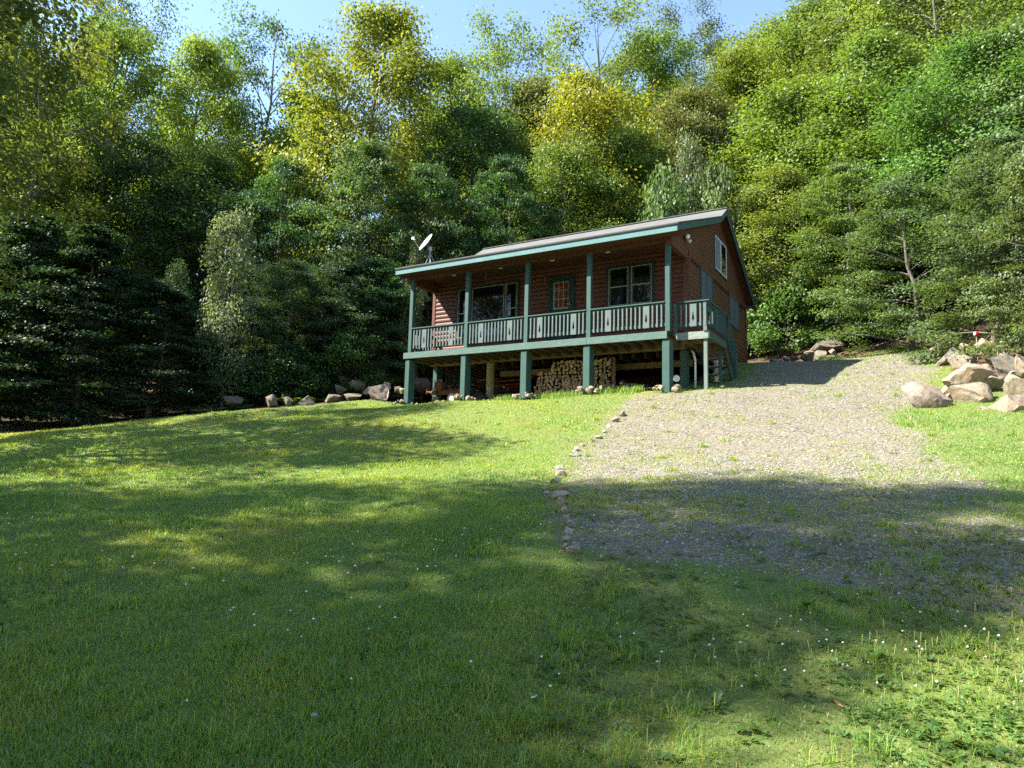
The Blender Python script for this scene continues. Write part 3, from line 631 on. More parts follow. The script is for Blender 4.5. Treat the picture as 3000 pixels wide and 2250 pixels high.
def gen_tree(name, seed, H, R, cb, nlimb, leaf, nl, prof='round', up0=25, up1=60, flat=.5, spray=.85, per=(5, 8), droop=0.0, trunk_r=.2, sec=False, inner=.3, tilt=.7, gap=0.0, bark='bark', bare=False, fork=False):
    """trunk mesh and crown mesh of one tree, base at the origin"""
    r = np.random.default_rng(seed); mb = MB(); n = 9
    tz = np.linspace(0, H * .97, n); wx = np.cumsum(r.normal(0, .012 * H, n)); wy = np.cumsum(r.normal(0, .012 * H, n)); wx[:2] = 0; wy[:2] = 0
    T = np.stack([wx, wy, tz], 1); rad = trunk_r * np.clip(1 - tz / H, .05, 1) ** .8; rad[0] *= 1.25
    T[0, 2] = -.4
    mb.tube(T, rad, 8)
    def tp(z): return np.array([np.interp(z, tz, wx), np.interp(z, tz, wy), z])
    Cs, Ss, Od = [], [], []
    for i in range(nlimb):
        t = (i + r.uniform(.1, .9)) / nlimb; z = H * (cb + (.97 - cb) * t); az = i * 2.399 + r.normal(0, .35)
        if r.uniform() < max(gap, .10): continue
        L = R * float(PROF[prof](np.array(t))) * r.uniform(.58, 1.2); el_ = math.radians(up0 + (up1 - up0) * t + r.normal(0, 9))
        z0 = max(z - L * math.sin(el_) * .6, H * cb * .75); b = tp(z0); h = np.array([math.cos(az), math.sin(az), 0])
        k = 5; pts = []
        for q in range(k):
            f = q / (k - 1); pts.append(b + h * L * f * (math.cos(el_) * .35 + .65) + np.array([0, 0, L * math.sin(el_) * (f ** .85) - droop * L * f * f]) + r.normal(0, .03 * L, 3) * f)
        pts = np.array(pts); rl = np.interp(z0, tz, rad) * .5 * np.linspace(1, .12, k)
        mb.tube(pts, np.maximum(rl, .008), 5, cap=False)
        m = r.integers(per[0], per[1] + 1)
        for q in range(m):
            f = inner + (1.02 - inner) * (q + r.uniform(.2, .9)) / m; a = np.array([np.interp(f, np.linspace(0, 1, k), pts[:, c]) for c in range(3)])
            sd = 1 if q % 2 else -1; ang = az + sd * r.uniform(.5, 1.2); sl = L * (1.1 - f) * r.uniform(.35, .7) + .25 * spray
            e = a + np.array([math.cos(ang), math.sin(ang), r.normal(.12, .18) - droop * .5]) * sl
            if sec: mb.tube([a, (a + e) / 2 + r.normal(0, .04, 3), e], [max(rl[2] * .35, .010), .008, .005], 3, cap=False)
            Cs.append(e); Ss.append(spray * r.uniform(.7, 1.25)); Od.append(np.array([math.cos(ang), math.sin(ang), 0]))
            if q % 2: Cs.append((a + e) / 2); Ss.append(spray * .7); Od.append(h)
        Cs.append(pts[-1]); Ss.append(spray); Od.append(h)
    me_t = mb.build(name + '_trunk', MT[bark], None); tm = me_t.data; bpy.data.objects.remove(me_t); tm.polygons.foreach_set('use_smooth', [True] * len(tm.polygons))
    if bare and nl == 0: return tm, None, H, R
    V, F, t, wm = leaf_cloud(np.array(Cs), np.array(Ss), nl, leaf, r, flat, droop * .4, np.array(Od), tilt)
    cm = np_mesh(name + '_crown', V, [F], MT['leaf'], {'tint': t, 'warm': wm})
    return tm, cm, H, R
KIND = {
 'maple':   [gen_tree('maple', s, 16, 4.6, .22, 52, .155, 88, 'dome', 14, 62, .45, 1.15, (6, 9), 0, .24, tilt=.55) for s in (1, 2, 21)],
 'airy':    [gen_tree('airy', s, 18, 4.6, .36, 36, .155, 62, 'vase', 26, 60, .5, 1.05, (5, 8), 0, .20, True, .45, tilt=.6, gap=.12) for s in (3, 4)],
 'forest':  [gen_tree('forest', s, 16, 3.9, .16, 50, .155, 80, 'round', 16, 58, .45, 1.1, (6, 8), 0, .18, tilt=.55) for s in (5, 6, 7)],
 'beech':   [gen_tree('beech', s, 12, 4.4, .05, 52, .145, 70, 'dome', 6, 48, .24, .85, (6, 9), .10, .16, tilt=.5, inner=.25, gap=.14) for s in (8, 9)],
 'hemlock': [gen_tree('hemlock', s, 9, 3.3, .02, 74, .12, 60, 'cone', -2, 34, .2, .62, (6, 8), .16, .13, tilt=.45, inner=.15) for s in (10, 11)],
 'sapling': [gen_tree('sapling', s, 7, 1.7, .10, 34, .12, 44, 'round', 35, 64, .8, .55, (4, 6), .02, .05, True, .2, tilt=1.0, bark='pale_bark') for s in (12, 13)],
 'brush':   [gen_tree('brush', s, 3.6, 1.7, .02, 26, .13, 44, 'dome', 25, 70, .45, .55, (4, 6), .05, .04, tilt=.7) for s in (14, 15)],
 'shade':   [gen_tree('shade', s, 16, 4.6, .24, 48, .18, 62, 'round', 14, 60, .4, 1.05, (5, 8), 0, .22, tilt=.5, gap=.16) for s in (31, 32)],
 'dead':    [gen_tree('dead', s, 16, 2.4, .45, 20, .12, 2, 'vase', 45, 70, .6, .5, (4, 6), 0, .13, True, .3) for s in (16,)],
}
USED = {}
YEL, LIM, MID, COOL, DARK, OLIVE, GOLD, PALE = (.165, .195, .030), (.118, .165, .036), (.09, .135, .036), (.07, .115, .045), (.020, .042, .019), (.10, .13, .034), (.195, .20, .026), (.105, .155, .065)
def tree(kind, x, y, H, W=None, col=MID, label='', cat='tree', name=None, group=None, var=None, rz=None, zoff=0.0):
    lst = KIND[kind]; k = USED.get(kind, 0); USED[kind] = k + 1; tm, cm, h0, r0 = lst[(k if var is None else var) % len(lst)]
    s = H / h0; sw = (W / 2 / r0) if W else s
    nm = name or {'maple': 'maple_tree', 'airy': 'tall_tree', 'forest': 'forest_tree', 'beech': 'beech_tree', 'hemlock': 'hemlock_tree', 'sapling': 'sapling', 'brush': 'shrub', 'dead': 'bare_tree', 'shade': 'shade_tree'}[kind]
    o = empty(nm, (x, y, float(gz(x, y)[0]) + zoff), random.uniform(0, 6.28) if rz is None else rz); o.scale = (sw, sw, s)
    tag(o, label, cat, group)
    t = link(bpy.data.objects.new('trunk', tm), o)
    if cm is not None:
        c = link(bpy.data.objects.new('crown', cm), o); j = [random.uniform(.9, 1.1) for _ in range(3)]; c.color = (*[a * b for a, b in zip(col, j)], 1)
    return o
def tpx(kind, px, py, d, top, wpx, col, label, **k):
    """tree whose crown middle lies on photo bearing (px, py) at distance d and whose top reaches row `top`"""
    p = at(px, py, d); g = float(gz(p[0], p[1])[0]); zt = at(px, top, d)[2]; H = max(zt - g, 1.2)
    return tree(kind, p[0], p[1], H, wpx * d / FPX * (1.36 if kind in ('maple', 'forest', 'airy') else 1.05), col, label, **k)
TREES = [
 # left edge, in front
 ('airy', 165, 240, 30, -60, 400, (.125,.165,.025), 'tall slender tree with a bare grey trunk near the left edge of the photo'),
 ('maple', -60, 250, 33, -40, 420, LIM, 'leafy tree cut off by the left edge of the photo, behind the grey trunk'),
 ('forest', 300, 420, 36, 60, 330, (.12,.18,.03), 'yellow-green tree just right of the tall grey-trunked tree at left'),
 ('airy', 385, 200, 46, 25, 300, COOL, 'high open-crowned tree with bare forked stems, second from left on the skyline'),
 ('maple', 575, 380, 40, 118, 300, (.155,.215,.028), 'bright yellow-green maple below the gap of sky left of centre'),
 ('airy', 785, 200, 46, 48, 330, COOL, 'tall open tree with bare lower stems standing against the sky left of the big maple'),
 ('forest', 880, 480, 44, 280, 260, (.11,.17,.028), 'green tree in the dip between the open tree and the big yellow maple'),
 ('maple', 1085, 330, 39, 40, 400, (.165,.20,.028), 'big yellow-green maple rising highest left of the cabin roof'),
 ('dead', 968, 150, 50, 18, 150, (.14,.15,.05), 'thin half-bare treetop poking up behind the big yellow maple'),
 ('maple', 1330, 330, 47, 178, 260, (.15,.20,.024), 'bright small-topped tree low on the skyline right of the big yellow maple'),
 ('forest', 1370, 480, 40, 300, 300, (.055,.105,.03), 'dark green tree in the hollow right of the big yellow maple'),
 ('airy', 1500, 280, 44, 92, 300, (.13,.19,.035), 'loose-topped tree near the middle of the skyline with sky through its crown'),
 ('maple', 1560, 420, 42, 240, 260, LIM, 'yellow-green tree under the loose-topped tree at the middle'),
 ('maple', 1745, 420, 38, 222, 360, GOLD, 'golden yellow tree above the middle of the cabin roof'),
 ('airy', 1790, 200, 48, 30, 360, (.12,.17,.035), 'tall pale green tree whose top stands highest above the cabin'),
 ('forest', 1900, 240, 50, 95, 260, (.10,.16,.03), 'green tree beside the tall pale one, above the roof ridge'),
 ('airy', 2020, 130, 58, 55, 230, COOL, 'distant darker treetop on the skyline above the roof peak'),
 ('maple', 2045, 420, 40, 262, 300, OLIVE, 'olive-green round-topped tree right above the roof peak'),
 ('maple', 2175, 260, 48, 160, 300, (.155,.19,.022), 'mustard-yellow tree behind the olive-green one'),
 ('forest', 2230, 160, 56, 80, 300, LIM, 'light green tree on the sloping skyline right of the roof peak'),
 ('maple', 2390, 160, 50, 30, 330, (.13,.19,.035), 'tree on the skyline where it climbs out of the top of the photo'),
 ('maple', 2330, 480, 36, 250, 420, (.118,.19,.032), 'broad bright green tree right of the gable peak'),
 ('forest', 2560, 120, 44, -60, 380, LIM, 'high crown at the top edge, first one right of the sky'),
 ('maple', 2560, 420, 33, 120, 430, (.108,.178,.036), 'wide sunlit crown in the middle of the right-hand hillside'),
 ('airy', 2740, 200, 38, -120, 420, (.11,.18,.035), 'tree with leaning bare limbs near the top right of the photo'),
 ('forest', 2900, 60, 42, -160, 420, LIM, 'crown cut off by the top right corner of the photo'),
 ('maple', 2850, 480, 28, 140, 440, (.084,.148,.038), 'dense green tree filling the right-hand middle of the hillside'),
 ('maple', 3050, 330, 26, 40, 420, (.095,.145,.05), 'leafy tree cut off by the right edge of the photo'),
 ('beech', 2900, 760, 20.5, 430, 520, (.085,.135,.05), 'spreading beech with layered sprays above the boulder bank at right'),
 ('beech', 2660, 760, 25, 520, 420, (.078,.125,.042), 'layered green tree overhanging the dark gap at the top of the driveway'),
 ('beech', 2440, 720, 29.5, 500, 360, (.095,.15,.04), 'mid-height leafy tree between the gable and the top of the driveway'),
 ('maple', 2280, 700, 32.5, 500, 300, (.125,.19,.032), 'vivid green maple close behind the cabin gable'),
 ('forest', 2520, 560, 34, 330, 300, (.09,.16,.035), 'green tree standing above the top end of the driveway'),
 ('brush', 2300, 900, 30.5, 790, 220, (.075,.15,.025), 'bushy young maple beside the back corner of the cabin'),
 ('brush', 2480, 930, 30, 830, 240, DARK, 'dark bush in the shade at the head of the driveway'),
 ('beech', 3080, 720, 17.6, 420, 420, (.09,.14,.055), 'leafy beech at the right edge behind the boulder bank'),
 # behind the roof
 ('sapling', 2010, 520, 34, 405, 130, PALE, 'pale-leaved sapling with a visible stem above the roof ridge'),
 ('brush', 1920, 590, 33, 500, 210, (.095,.16,.05), 'pale broad-leaved shrub just over the right half of the roof'),
 ('brush', 2090, 570, 33, 490, 190, (.095,.16,.05), 'pale broad-leaved shrub just over the roof peak'),
 ('forest', 1640, 560, 36, 400, 260, (.10,.16,.03), 'green understorey tree above the middle of the porch roof'),
 ('forest', 1830, 560, 36.5, 380, 240, (.085,.15,.03), 'green understorey tree between the golden tree and the roof'),
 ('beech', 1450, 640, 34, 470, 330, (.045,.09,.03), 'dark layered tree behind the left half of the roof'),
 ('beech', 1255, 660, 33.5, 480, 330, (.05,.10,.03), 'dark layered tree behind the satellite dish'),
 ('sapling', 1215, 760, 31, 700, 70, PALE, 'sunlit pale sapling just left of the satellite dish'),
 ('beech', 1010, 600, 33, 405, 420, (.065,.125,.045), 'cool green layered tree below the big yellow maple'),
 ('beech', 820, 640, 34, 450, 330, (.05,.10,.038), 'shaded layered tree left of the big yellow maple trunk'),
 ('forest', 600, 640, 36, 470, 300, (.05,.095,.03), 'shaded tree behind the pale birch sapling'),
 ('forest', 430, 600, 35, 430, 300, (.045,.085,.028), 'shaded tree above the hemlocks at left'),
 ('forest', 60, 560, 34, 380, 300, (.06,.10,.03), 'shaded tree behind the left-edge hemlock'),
 ('sapling', 680, 800, 27.4, 625, 185, (.115,.165,.095), 'pale sunlit birch sapling standing alone in front of the dark left wood'),
 ('sapling', 520, 880, 28, 770, 110, (.09,.15,.06), 'thin sapling in the shade left of the pale birch'),
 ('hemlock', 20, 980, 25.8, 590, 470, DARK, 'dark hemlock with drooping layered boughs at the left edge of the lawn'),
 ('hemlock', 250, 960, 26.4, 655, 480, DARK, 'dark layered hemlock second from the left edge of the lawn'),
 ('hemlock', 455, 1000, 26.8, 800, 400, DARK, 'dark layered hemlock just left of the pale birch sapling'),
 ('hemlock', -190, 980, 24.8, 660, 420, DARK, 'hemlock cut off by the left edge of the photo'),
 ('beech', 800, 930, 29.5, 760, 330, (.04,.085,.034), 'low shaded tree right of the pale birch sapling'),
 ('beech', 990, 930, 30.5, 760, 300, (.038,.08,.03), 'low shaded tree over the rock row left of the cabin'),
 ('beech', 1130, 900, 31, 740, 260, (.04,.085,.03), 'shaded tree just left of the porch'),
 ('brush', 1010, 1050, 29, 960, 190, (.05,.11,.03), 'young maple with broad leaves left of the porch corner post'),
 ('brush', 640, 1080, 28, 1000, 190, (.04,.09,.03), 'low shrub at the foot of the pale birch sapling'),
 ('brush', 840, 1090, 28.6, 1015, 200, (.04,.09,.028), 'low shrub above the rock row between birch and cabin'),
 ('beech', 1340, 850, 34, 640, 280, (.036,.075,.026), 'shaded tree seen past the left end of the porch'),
]
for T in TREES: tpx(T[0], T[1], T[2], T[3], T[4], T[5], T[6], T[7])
# deeper rows up the hill that close the wood; only crowns and gaps show
r_ = np.random.default_rng(77)
for d, top0, n in ((46, 300, 11), (53, 230, 11), (62, 190, 10)):
    for i in range(n):
        px = -150 + (i + r_.uniform(.2, .8)) * 3300 / n
        if d > 60 and px < 1000: continue
        sky = np.interp(px, [-200, 300, 420, 640, 700, 950, 1200, 1300, 1640, 1700, 1900, 2300, 2500, 3200], [60, 80, 200, 320, 380, 330, 260, 260, 300, 230, 190, 150, -40, -200])
        tpx(['forest', 'maple', 'forest', 'airy'][int(r_.integers(0, 4))] if d < 60 else 'maple', px, 420, d, sky + r_.uniform(30, 130) + (60 if d < 50 else 0), r_.uniform(230, 330) * 46 / d, [LIM, MID, MID, (.12,.18,.03)][int(r_.integers(0, 4))],
            'tree deep in the hillside wood, mostly hidden by the crowns in front of it', group='deeper trees of the hillside wood')
# understorey filling the dark foot of the wood
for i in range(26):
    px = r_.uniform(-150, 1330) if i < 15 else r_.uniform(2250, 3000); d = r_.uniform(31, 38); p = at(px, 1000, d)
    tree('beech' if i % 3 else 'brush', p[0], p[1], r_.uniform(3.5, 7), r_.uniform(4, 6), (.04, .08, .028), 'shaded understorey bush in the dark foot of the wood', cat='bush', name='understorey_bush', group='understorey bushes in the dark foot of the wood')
# tall trees beside and behind the photographer: they shade the near lawn and stand in the window reflections
SHADE = [(-15.5, 5.6, 21, 7.5), (-21, 6.2, 31, 8.5), (-14, -.4, 19, 8), (-20, -4, 26, 9), (-12.5, 2.6, 13, 6), (-16.3, 14.6, 15.5, 8.5), (-18.5, 20, 17.5, 8), (-27, 1, 28, 9)]
for k, (x, y, H, Wd) in enumerate(SHADE):
    tree('shade', x, y, H, Wd, MID, 'tall leafy tree beside the lawn whose shadow lies across the near grass', name='shade_tree', group='shade trees beside the lawn')
for x, y, H in [(-6, -14, 19), (3, -17, 21), (11, -13, 18), (-16, -13, 20), (19, -16, 20), (-27, -9, 20), (-34, 2, 18), (8, -26, 22), (-8, -26, 22)]:
    tree('maple', x, y, H, 9, MID, 'tall leafy tree standing behind the photographer, mirrored in the picture window', group='trees behind the photographer')
# ------------------------------------------------------------------ stones
def rock_mesh(name, seed, sub=3, rough=.22, flat=.7):
    from mathutils import noise
    bm = bmesh.new(); bmesh.ops.create_icosphere(bm, subdivisions=sub, radius=1); r = random.Random(seed)
    pl = [(Vector((r.gauss(0, 1), r.gauss(0, 1), r.gauss(0, .9))).normalized(), r.uniform(.42, .80)) for _ in range(12)]
    o = Vector((r.uniform(-50, 50), r.uniform(-50, 50), 0))
    for v in bm.verts:
        p = v.co.copy() * 1.12
        for n, d in pl:
            e = p.dot(n) - d - .05 * noise.noise(p * 2.2 + o)
            if e > 0: p -= n * e * .97
        v.co = p * (1 + rough * .25 * noise.noise(p * 1.4 + o) + rough * .22 * noise.noise(p * 4 + o) + rough * .14 * noise.noise(p * 10 + o)); v.co.z *= flat
    bm.normal_update()
    for e in bm.edges:
        if len(e.link_faces) == 2 and e.calc_face_angle(0) > .42: e.smooth = False
    me = bpy.data.meshes.new(name); bm.to_mesh(me); bm.free(); me.materials.append(MT['rock']); me.polygons.foreach_set('use_smooth', [True] * len(me.polygons)); return me
BIG = [rock_mesh('boulder', 40 + i, 4, .2) for i in range(6)]; SML = [rock_mesh('stone', 60 + i, 2, .25) for i in range(6)]
_rk = 0
def rock(name, x, y, z, sx, sy, sz, col, label, group=None, cat='boulder', rz=None, small=False, tilt=.2):
    global _rk; _rk += 1; lst = SML if small else BIG
    o = link(bpy.data.objects.new(name, lst[_rk % 6])); o.location = (x, y, z); o.scale = (sx, sy, sz); o.rotation_euler = (random.uniform(-tilt, tilt), random.uniform(-tilt, tilt), random.uniform(0, 6.28) if rz is None else rz)
    o.color = (*col, 1); return tag(o, label, cat, group)
TAN, GREY, WARM, PINK = (1.5, 1.4, 1.22), (1.25, 1.25, 1.25), (1.45, 1.25, 1.0), (1.3, 1.12, 1.1)
# px centre, py centre, distance, half width px, half height px
for px, py, d, w, h, c, l in [
 (2714, 1162, 16.0, 56, 33, PINK, 'pinkish sharp-topped boulder at the near left end of the boulder bank'),
 (2776, 1156, 16.0, 27, 22, TAN, 'small round tan boulder right of the pinkish sharp-topped one'),
 (2828, 1118, 16.6, 62, 34, TAN, 'large pale boulder lying on top of the front row of the bank'),
 (2866, 1160, 15.7, 66, 34, TAN, 'long pale grey boulder in the front row with a ridge along its top'),
 (2918, 1117, 16.3, 34, 16, GREY, 'small flat greenish-grey boulder between two larger ones at right'),
 (2982, 1128, 15.6, 36, 36, TAN, 'tall pale boulder at the right edge of the photo'),
 (2966, 1194, 14.6, 54, 36, WARM, 'big tan boulder lowest in the bank at the right edge'),
 (2784, 1046, 20.5, 34, 22, GREY, 'grey slab at the upper left of the boulder bank'),
 (2828, 1064, 19.6, 36, 23, TAN, 'tan boulder below the grey slab in the upper bank'),
 (2886, 1084, 18.2, 25, 15, TAN, 'low tan boulder in the middle of the upper bank'),
 (2940, 1070, 18.0, 36, 28, GREY, 'big whitish boulder in the upper bank near the right edge'),
 (2908, 1032, 19.6, 24, 18, TAN, 'pale round boulder above the whitish one'),
 (2748, 1024, 22.0, 22, 18, GREY, 'grey-brown wedge of rock at the top left of the bank under the leaves'),
 (2885, 1006, 20.6, 26, 13, TAN, 'flat pale boulder under the red ball'),
 (2944, 1042, 18.6, 18, 15, WARM, 'small tan boulder tucked between the whitish one and the edge'),
 (2986, 1062, 17.2, 22, 20, TAN, 'pinkish tan boulder at the edge above the tall pale one'),
 (2855, 1036, 20.0, 18, 10, GREY, 'thin grey boulder wedged in the upper bank'),
 (2984, 1096, 16.4, 26, 12, TAN, 'flat tan boulder on the tall pale one at the right edge'),
 (2905, 1056, 19.0, 20, 10, GREY, 'small flat stone between the tan and whitish boulders'),
 (2960, 1000, 19.4, 26, 14, TAN, 'pale stone at the top of the bank among leaves by the right edge'),
 (2830, 1020, 21.0, 18, 12, WARM, 'half-buried stone at the top of the bank left of the red ball'),
 (2882, 1200, 14.9, 22, 8, TAN, 'low flat stone in front of the long pale boulder'),
 # left rock row
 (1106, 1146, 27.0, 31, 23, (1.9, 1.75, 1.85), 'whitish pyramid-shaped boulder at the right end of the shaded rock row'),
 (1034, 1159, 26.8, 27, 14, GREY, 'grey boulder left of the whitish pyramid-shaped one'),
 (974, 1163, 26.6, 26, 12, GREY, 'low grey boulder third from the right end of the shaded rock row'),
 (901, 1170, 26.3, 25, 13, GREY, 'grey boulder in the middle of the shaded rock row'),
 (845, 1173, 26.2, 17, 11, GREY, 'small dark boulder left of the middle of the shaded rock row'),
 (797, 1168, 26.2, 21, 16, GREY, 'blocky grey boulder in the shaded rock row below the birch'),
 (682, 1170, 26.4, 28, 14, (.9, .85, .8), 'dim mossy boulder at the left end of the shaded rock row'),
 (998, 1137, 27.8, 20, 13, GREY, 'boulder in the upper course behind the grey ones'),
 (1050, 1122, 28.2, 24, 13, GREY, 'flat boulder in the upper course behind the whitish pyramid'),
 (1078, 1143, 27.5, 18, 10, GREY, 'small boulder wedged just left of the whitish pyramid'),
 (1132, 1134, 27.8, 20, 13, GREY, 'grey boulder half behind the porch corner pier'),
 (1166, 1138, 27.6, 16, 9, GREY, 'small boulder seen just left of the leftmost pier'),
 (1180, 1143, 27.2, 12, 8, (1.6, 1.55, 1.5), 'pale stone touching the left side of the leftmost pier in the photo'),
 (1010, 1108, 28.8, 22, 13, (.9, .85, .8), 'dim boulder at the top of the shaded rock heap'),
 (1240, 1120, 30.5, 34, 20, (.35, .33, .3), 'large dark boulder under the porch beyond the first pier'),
 # head of the driveway
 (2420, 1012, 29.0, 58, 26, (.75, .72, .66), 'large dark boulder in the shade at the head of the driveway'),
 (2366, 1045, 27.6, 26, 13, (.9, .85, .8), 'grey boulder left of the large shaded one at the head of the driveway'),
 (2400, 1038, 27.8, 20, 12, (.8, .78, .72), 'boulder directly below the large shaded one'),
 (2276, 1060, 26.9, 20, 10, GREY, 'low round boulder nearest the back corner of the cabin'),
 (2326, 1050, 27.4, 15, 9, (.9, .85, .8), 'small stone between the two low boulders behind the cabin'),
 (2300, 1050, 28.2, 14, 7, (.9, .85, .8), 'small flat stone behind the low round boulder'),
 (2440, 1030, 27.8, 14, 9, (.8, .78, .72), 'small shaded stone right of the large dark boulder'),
]:
    p = at(px, py, d); k = d / FPX; lf = px < 1300; bg_ = 1.0 if px < 2500 else 1.18; c = tuple(v * (.55 if lf and v < 1.55 else 1.0) for v in c); rock('boulder', p[0], p[1], p[2] - h * k * (.45 if lf else .25), w * k * 1.12 * bg_, w * k * .95 * bg_, h * k * 2.0 * bg_, c, l, 'boulders of the banks', rz=random.uniform(-.4, .4) + random.choice((0, PI)))  # left rocks: shade painted in by darkening all but the palest stone colours
# stone edging along the driveway
ED_ = [(1640, 1650, 34), (1694, 1608, 24), (1706, 1588, 13), (1656, 1606, 18), (1656, 1588, 20), (1664, 1564, 24), (1674, 1544, 22), (1660, 1526, 22), (1658, 1503, 24), (1648, 1478, 26), (1636, 1462, 30),
       (1648, 1440, 22), (1602, 1448, 14), (1596, 1436, 14), (1632, 1420, 26), (1644, 1396, 22), (1642, 1376, 18), (1684, 1336, 22), (1690, 1322, 14), (1706, 1310, 14), (1754, 1286, 14), (1738, 1296, 10), (1802, 1236, 16), (1784, 1252, 12), (1826, 1218, 16), (1770, 1268, 10)]
ED_.sort(key=lambda e: -e[1]); ORD = 'first second third fourth fifth sixth seventh eighth ninth tenth eleventh twelfth thirteenth'.split()
ED_[0] = (1676, 1624, 32)
for i, (px, py, w) in enumerate(ED_):
    p = hit(px, py); k = p[1] / FPX * w * .62; nn = len(ED_)
    lab = f'edging stone, {ORD[i]} from the near end of the row beside the gravel' if i < 13 else f'edging stone, {ORD[nn - 1 - i]} from the far end of the row beside the gravel'
    rock('edging_stone', p[0], p[1], p[2] + k * .45, k * random.uniform(1.3, 1.7), k * random.uniform(1.1, 1.4), k * 1.5, (2.1, 2.2, 2.35) if random.random() < .6 else (2.3, 2.2, 2.1), ['rounded grey ', 'pale pitted ', 'flat grey '][i % 3] + lab, 'edging stones beside the gravel', 'stone', tilt=.3)
# stones heaped round the pier footings
PN = ['leftmost porch pier', 'second porch pier from the left', 'middle porch pier', 'fourth porch pier from the left', 'right-hand corner pier']
for i, x in enumerate(PX):
    for k in range(15):
        a = random.uniform(0, 2 * PI); rr_ = random.uniform(.14, .42); w = c2w(x + .08 + rr_ * math.cos(a) * 1.1, .05 + rr_ * math.sin(a) * .8 - .08); g = float(gz(w[0], w[1])[0]); s = random.uniform(.05, .11)
        rock('footing_stone', w[0], w[1], g + .09 + (.45 - rr_) * .35, s * 1.3, s * 1.1, s * 1.1, (1.0, 1.0, 1.0) if i == 0 else (1.65, 1.5, 1.3), f'fist-sized stone heaped round the foot of the {PN[i]}', f'stones round the {PN[i]}', 'stone', small=True, tilt=.8)

# ------------------------------------------------------------------ firewood
def log_mesh(seed):
    r = random.Random(seed); kind = seed % 4; n = 9; pts = []
    if kind == 0:                              # round
        pts = [(math.cos(2 * PI * q / n) * r.uniform(.9, 1.05), math.sin(2 * PI * q / n) * r.uniform(.9, 1.05)) for q in range(n)]
    elif kind == 1:                            # half
        pts = [(math.cos(PI * q / 6), math.sin(PI * q / 6) * 1.0 - .4) for q in range(7)]
    else:                                      # wedge
        a = r.uniform(1.1, 1.7); pts = [(0, -.75)] + [(1.35 * math.sin(-a / 2 + a * q / 5), 1.35 * math.cos(-a / 2 + a * q / 5) - .75) for q in range(6)][::-1][::-1]
    pts = [(x * .062 + r.uniform(-.004, .004), z * .062 + r.uniform(-.004, .004)) for x, z in pts]
    m = MB(); k = len(pts); V = [(x, 0, z) for x, z in pts] + [(x * .97, .42, z * .97) for x, z in pts]
    m.add(V, [tuple(range(k))[::-1], tuple(range(k, 2 * k))], 0); m.add(V, [(i, (i + 1) % k, k + (i + 1) % k, k + i) for i in range(k)], 1)
    o = m.build('log', [MT['logend'], MT['logside']]); me = o.data; bpy.data.objects.remove(o); return me
LOGS = [log_mesh(i) for i in range(12)]
def log(p, ry, s, rz=0.0, rx=0.0, label='', group=''):
    o = link(bpy.data.objects.new('firewood_log', random.choice(LOGS))); o.location = p; o.rotation_euler = (rx, ry, TH + rz); o.scale = (s * random.uniform(.9, 1.15), random.uniform(.85, 1.1), s)
    tag(o, label, 'log', group)
cnt = 0
for row in range(12):
    z = -1.69 + row * .116; xa = 4.16 + (.50 if row > 8 else 0) + random.uniform(-.05, .05) + (.02 * row); x = xa
    while x < 6.92 and cnt < 296:
        s = random.uniform(1.05, 1.6); x += .056 * s
        log(c2w(x, 1.70 + random.uniform(-.06, .05), z + random.uniform(-.02, .02)), random.uniform(-3.1, 3.1), s, random.uniform(-.1, .1), 0, 'split log with its cut end showing in the firewood stack under the porch', 'firewood stacked under the porch')
        x += .056 * s; cnt += 1
for k in range(32):
    f = random.random(); x = 7.15 + 1.2 * f + random.gauss(0, .06); hgt = (1 - abs(f - .38) * 1.5) * .48; y = 1.0 + random.gauss(0, .22)
    log(c2w(x, y, -1.70 + max(.03, random.random() * hgt)), random.uniform(-3, 3), random.uniform(.85, 1.25), random.uniform(-1.2, 1.2), random.uniform(-.35, .35), 'loose split log tumbled in the heap right of the firewood stack', 'loose logs beside the stack')
def thing(name, lab, cat, x, y, z, rz=0.0):
    o = empty(name, c2w(x, y, z), TH + rz); return tag(o, lab, cat)
o = MB().beam((0, 0, 0), (.12, .35, .90), .05, .03).build('leaning_stick', MT['raw_z']); o.location = c2w(6.72, 1.5, -1.35); o.rotation_euler = (0, 0, TH); tag(o, 'pale stick leaning against the right end of the firewood stack', 'stick')
o = MB().box(-.45, .45, -.12, .12, -.02, .02, 0, .004).build('old_board', MT['grey_wood']); o.location = c2w(8.45, .95, -1.50); o.rotation_euler = (.05, -.08, TH + .2); tag(o, 'grey weathered board lying on the loose logs', 'board')
# log splitter
s = thing('log_splitter', 'rusty log splitter with a small wheel under the left end of the porch', 'log splitter', 1.15, .85, -1.80)
MB().box(-.62, .75, -.05, .05, .38, .40).box(-.62, .75, -.008, .008, .402, .52).box(-.62, .75, -.05, .05, .522, .54).build('beam', MT['rust'], s)
MB().box(-.42, -.12, -.14, .14, .545, .83).build('engine_housing', MT['rust'], s, .02)
MB().tube([(-.52, -.02, .42), (-.50, -.02, .92), (-.22, -.02, .90), (-.22, -.02, .56)], .018, 6).build('guard_frame', MT['steel'], s)
MB().tube([(-.85, 0, .50), (-.62, 0, .46), (-.4, 0, .47)], [.03, .045, .045], 8).tube([(-.86, 0, .42), (-.86, 0, .60)], .022, 8).build('hitch', MT['rust'], s)
MB().tube([(-.60, -.05, .46), (-.52, -.06, .62), (-.45, -.06, .72), (-.36, -.06, .76)], .012, 6).build('hose', MT['steel'], s)
w = MB(); w.tube([(.42, -.24, .19), (.42, -.13, .19)], .20, 22); wo_ = w.build('wheel', MT['rubber'], s); MB().tube([(.42, -.255, .19), (.42, -.241, .19)], .11, 18).build('rim', MT['steel'], wo_)
MB().tube([(.42, -.13, .19), (.42, .24, .19)], .02, 8).build('axle', MT['rust'], s)
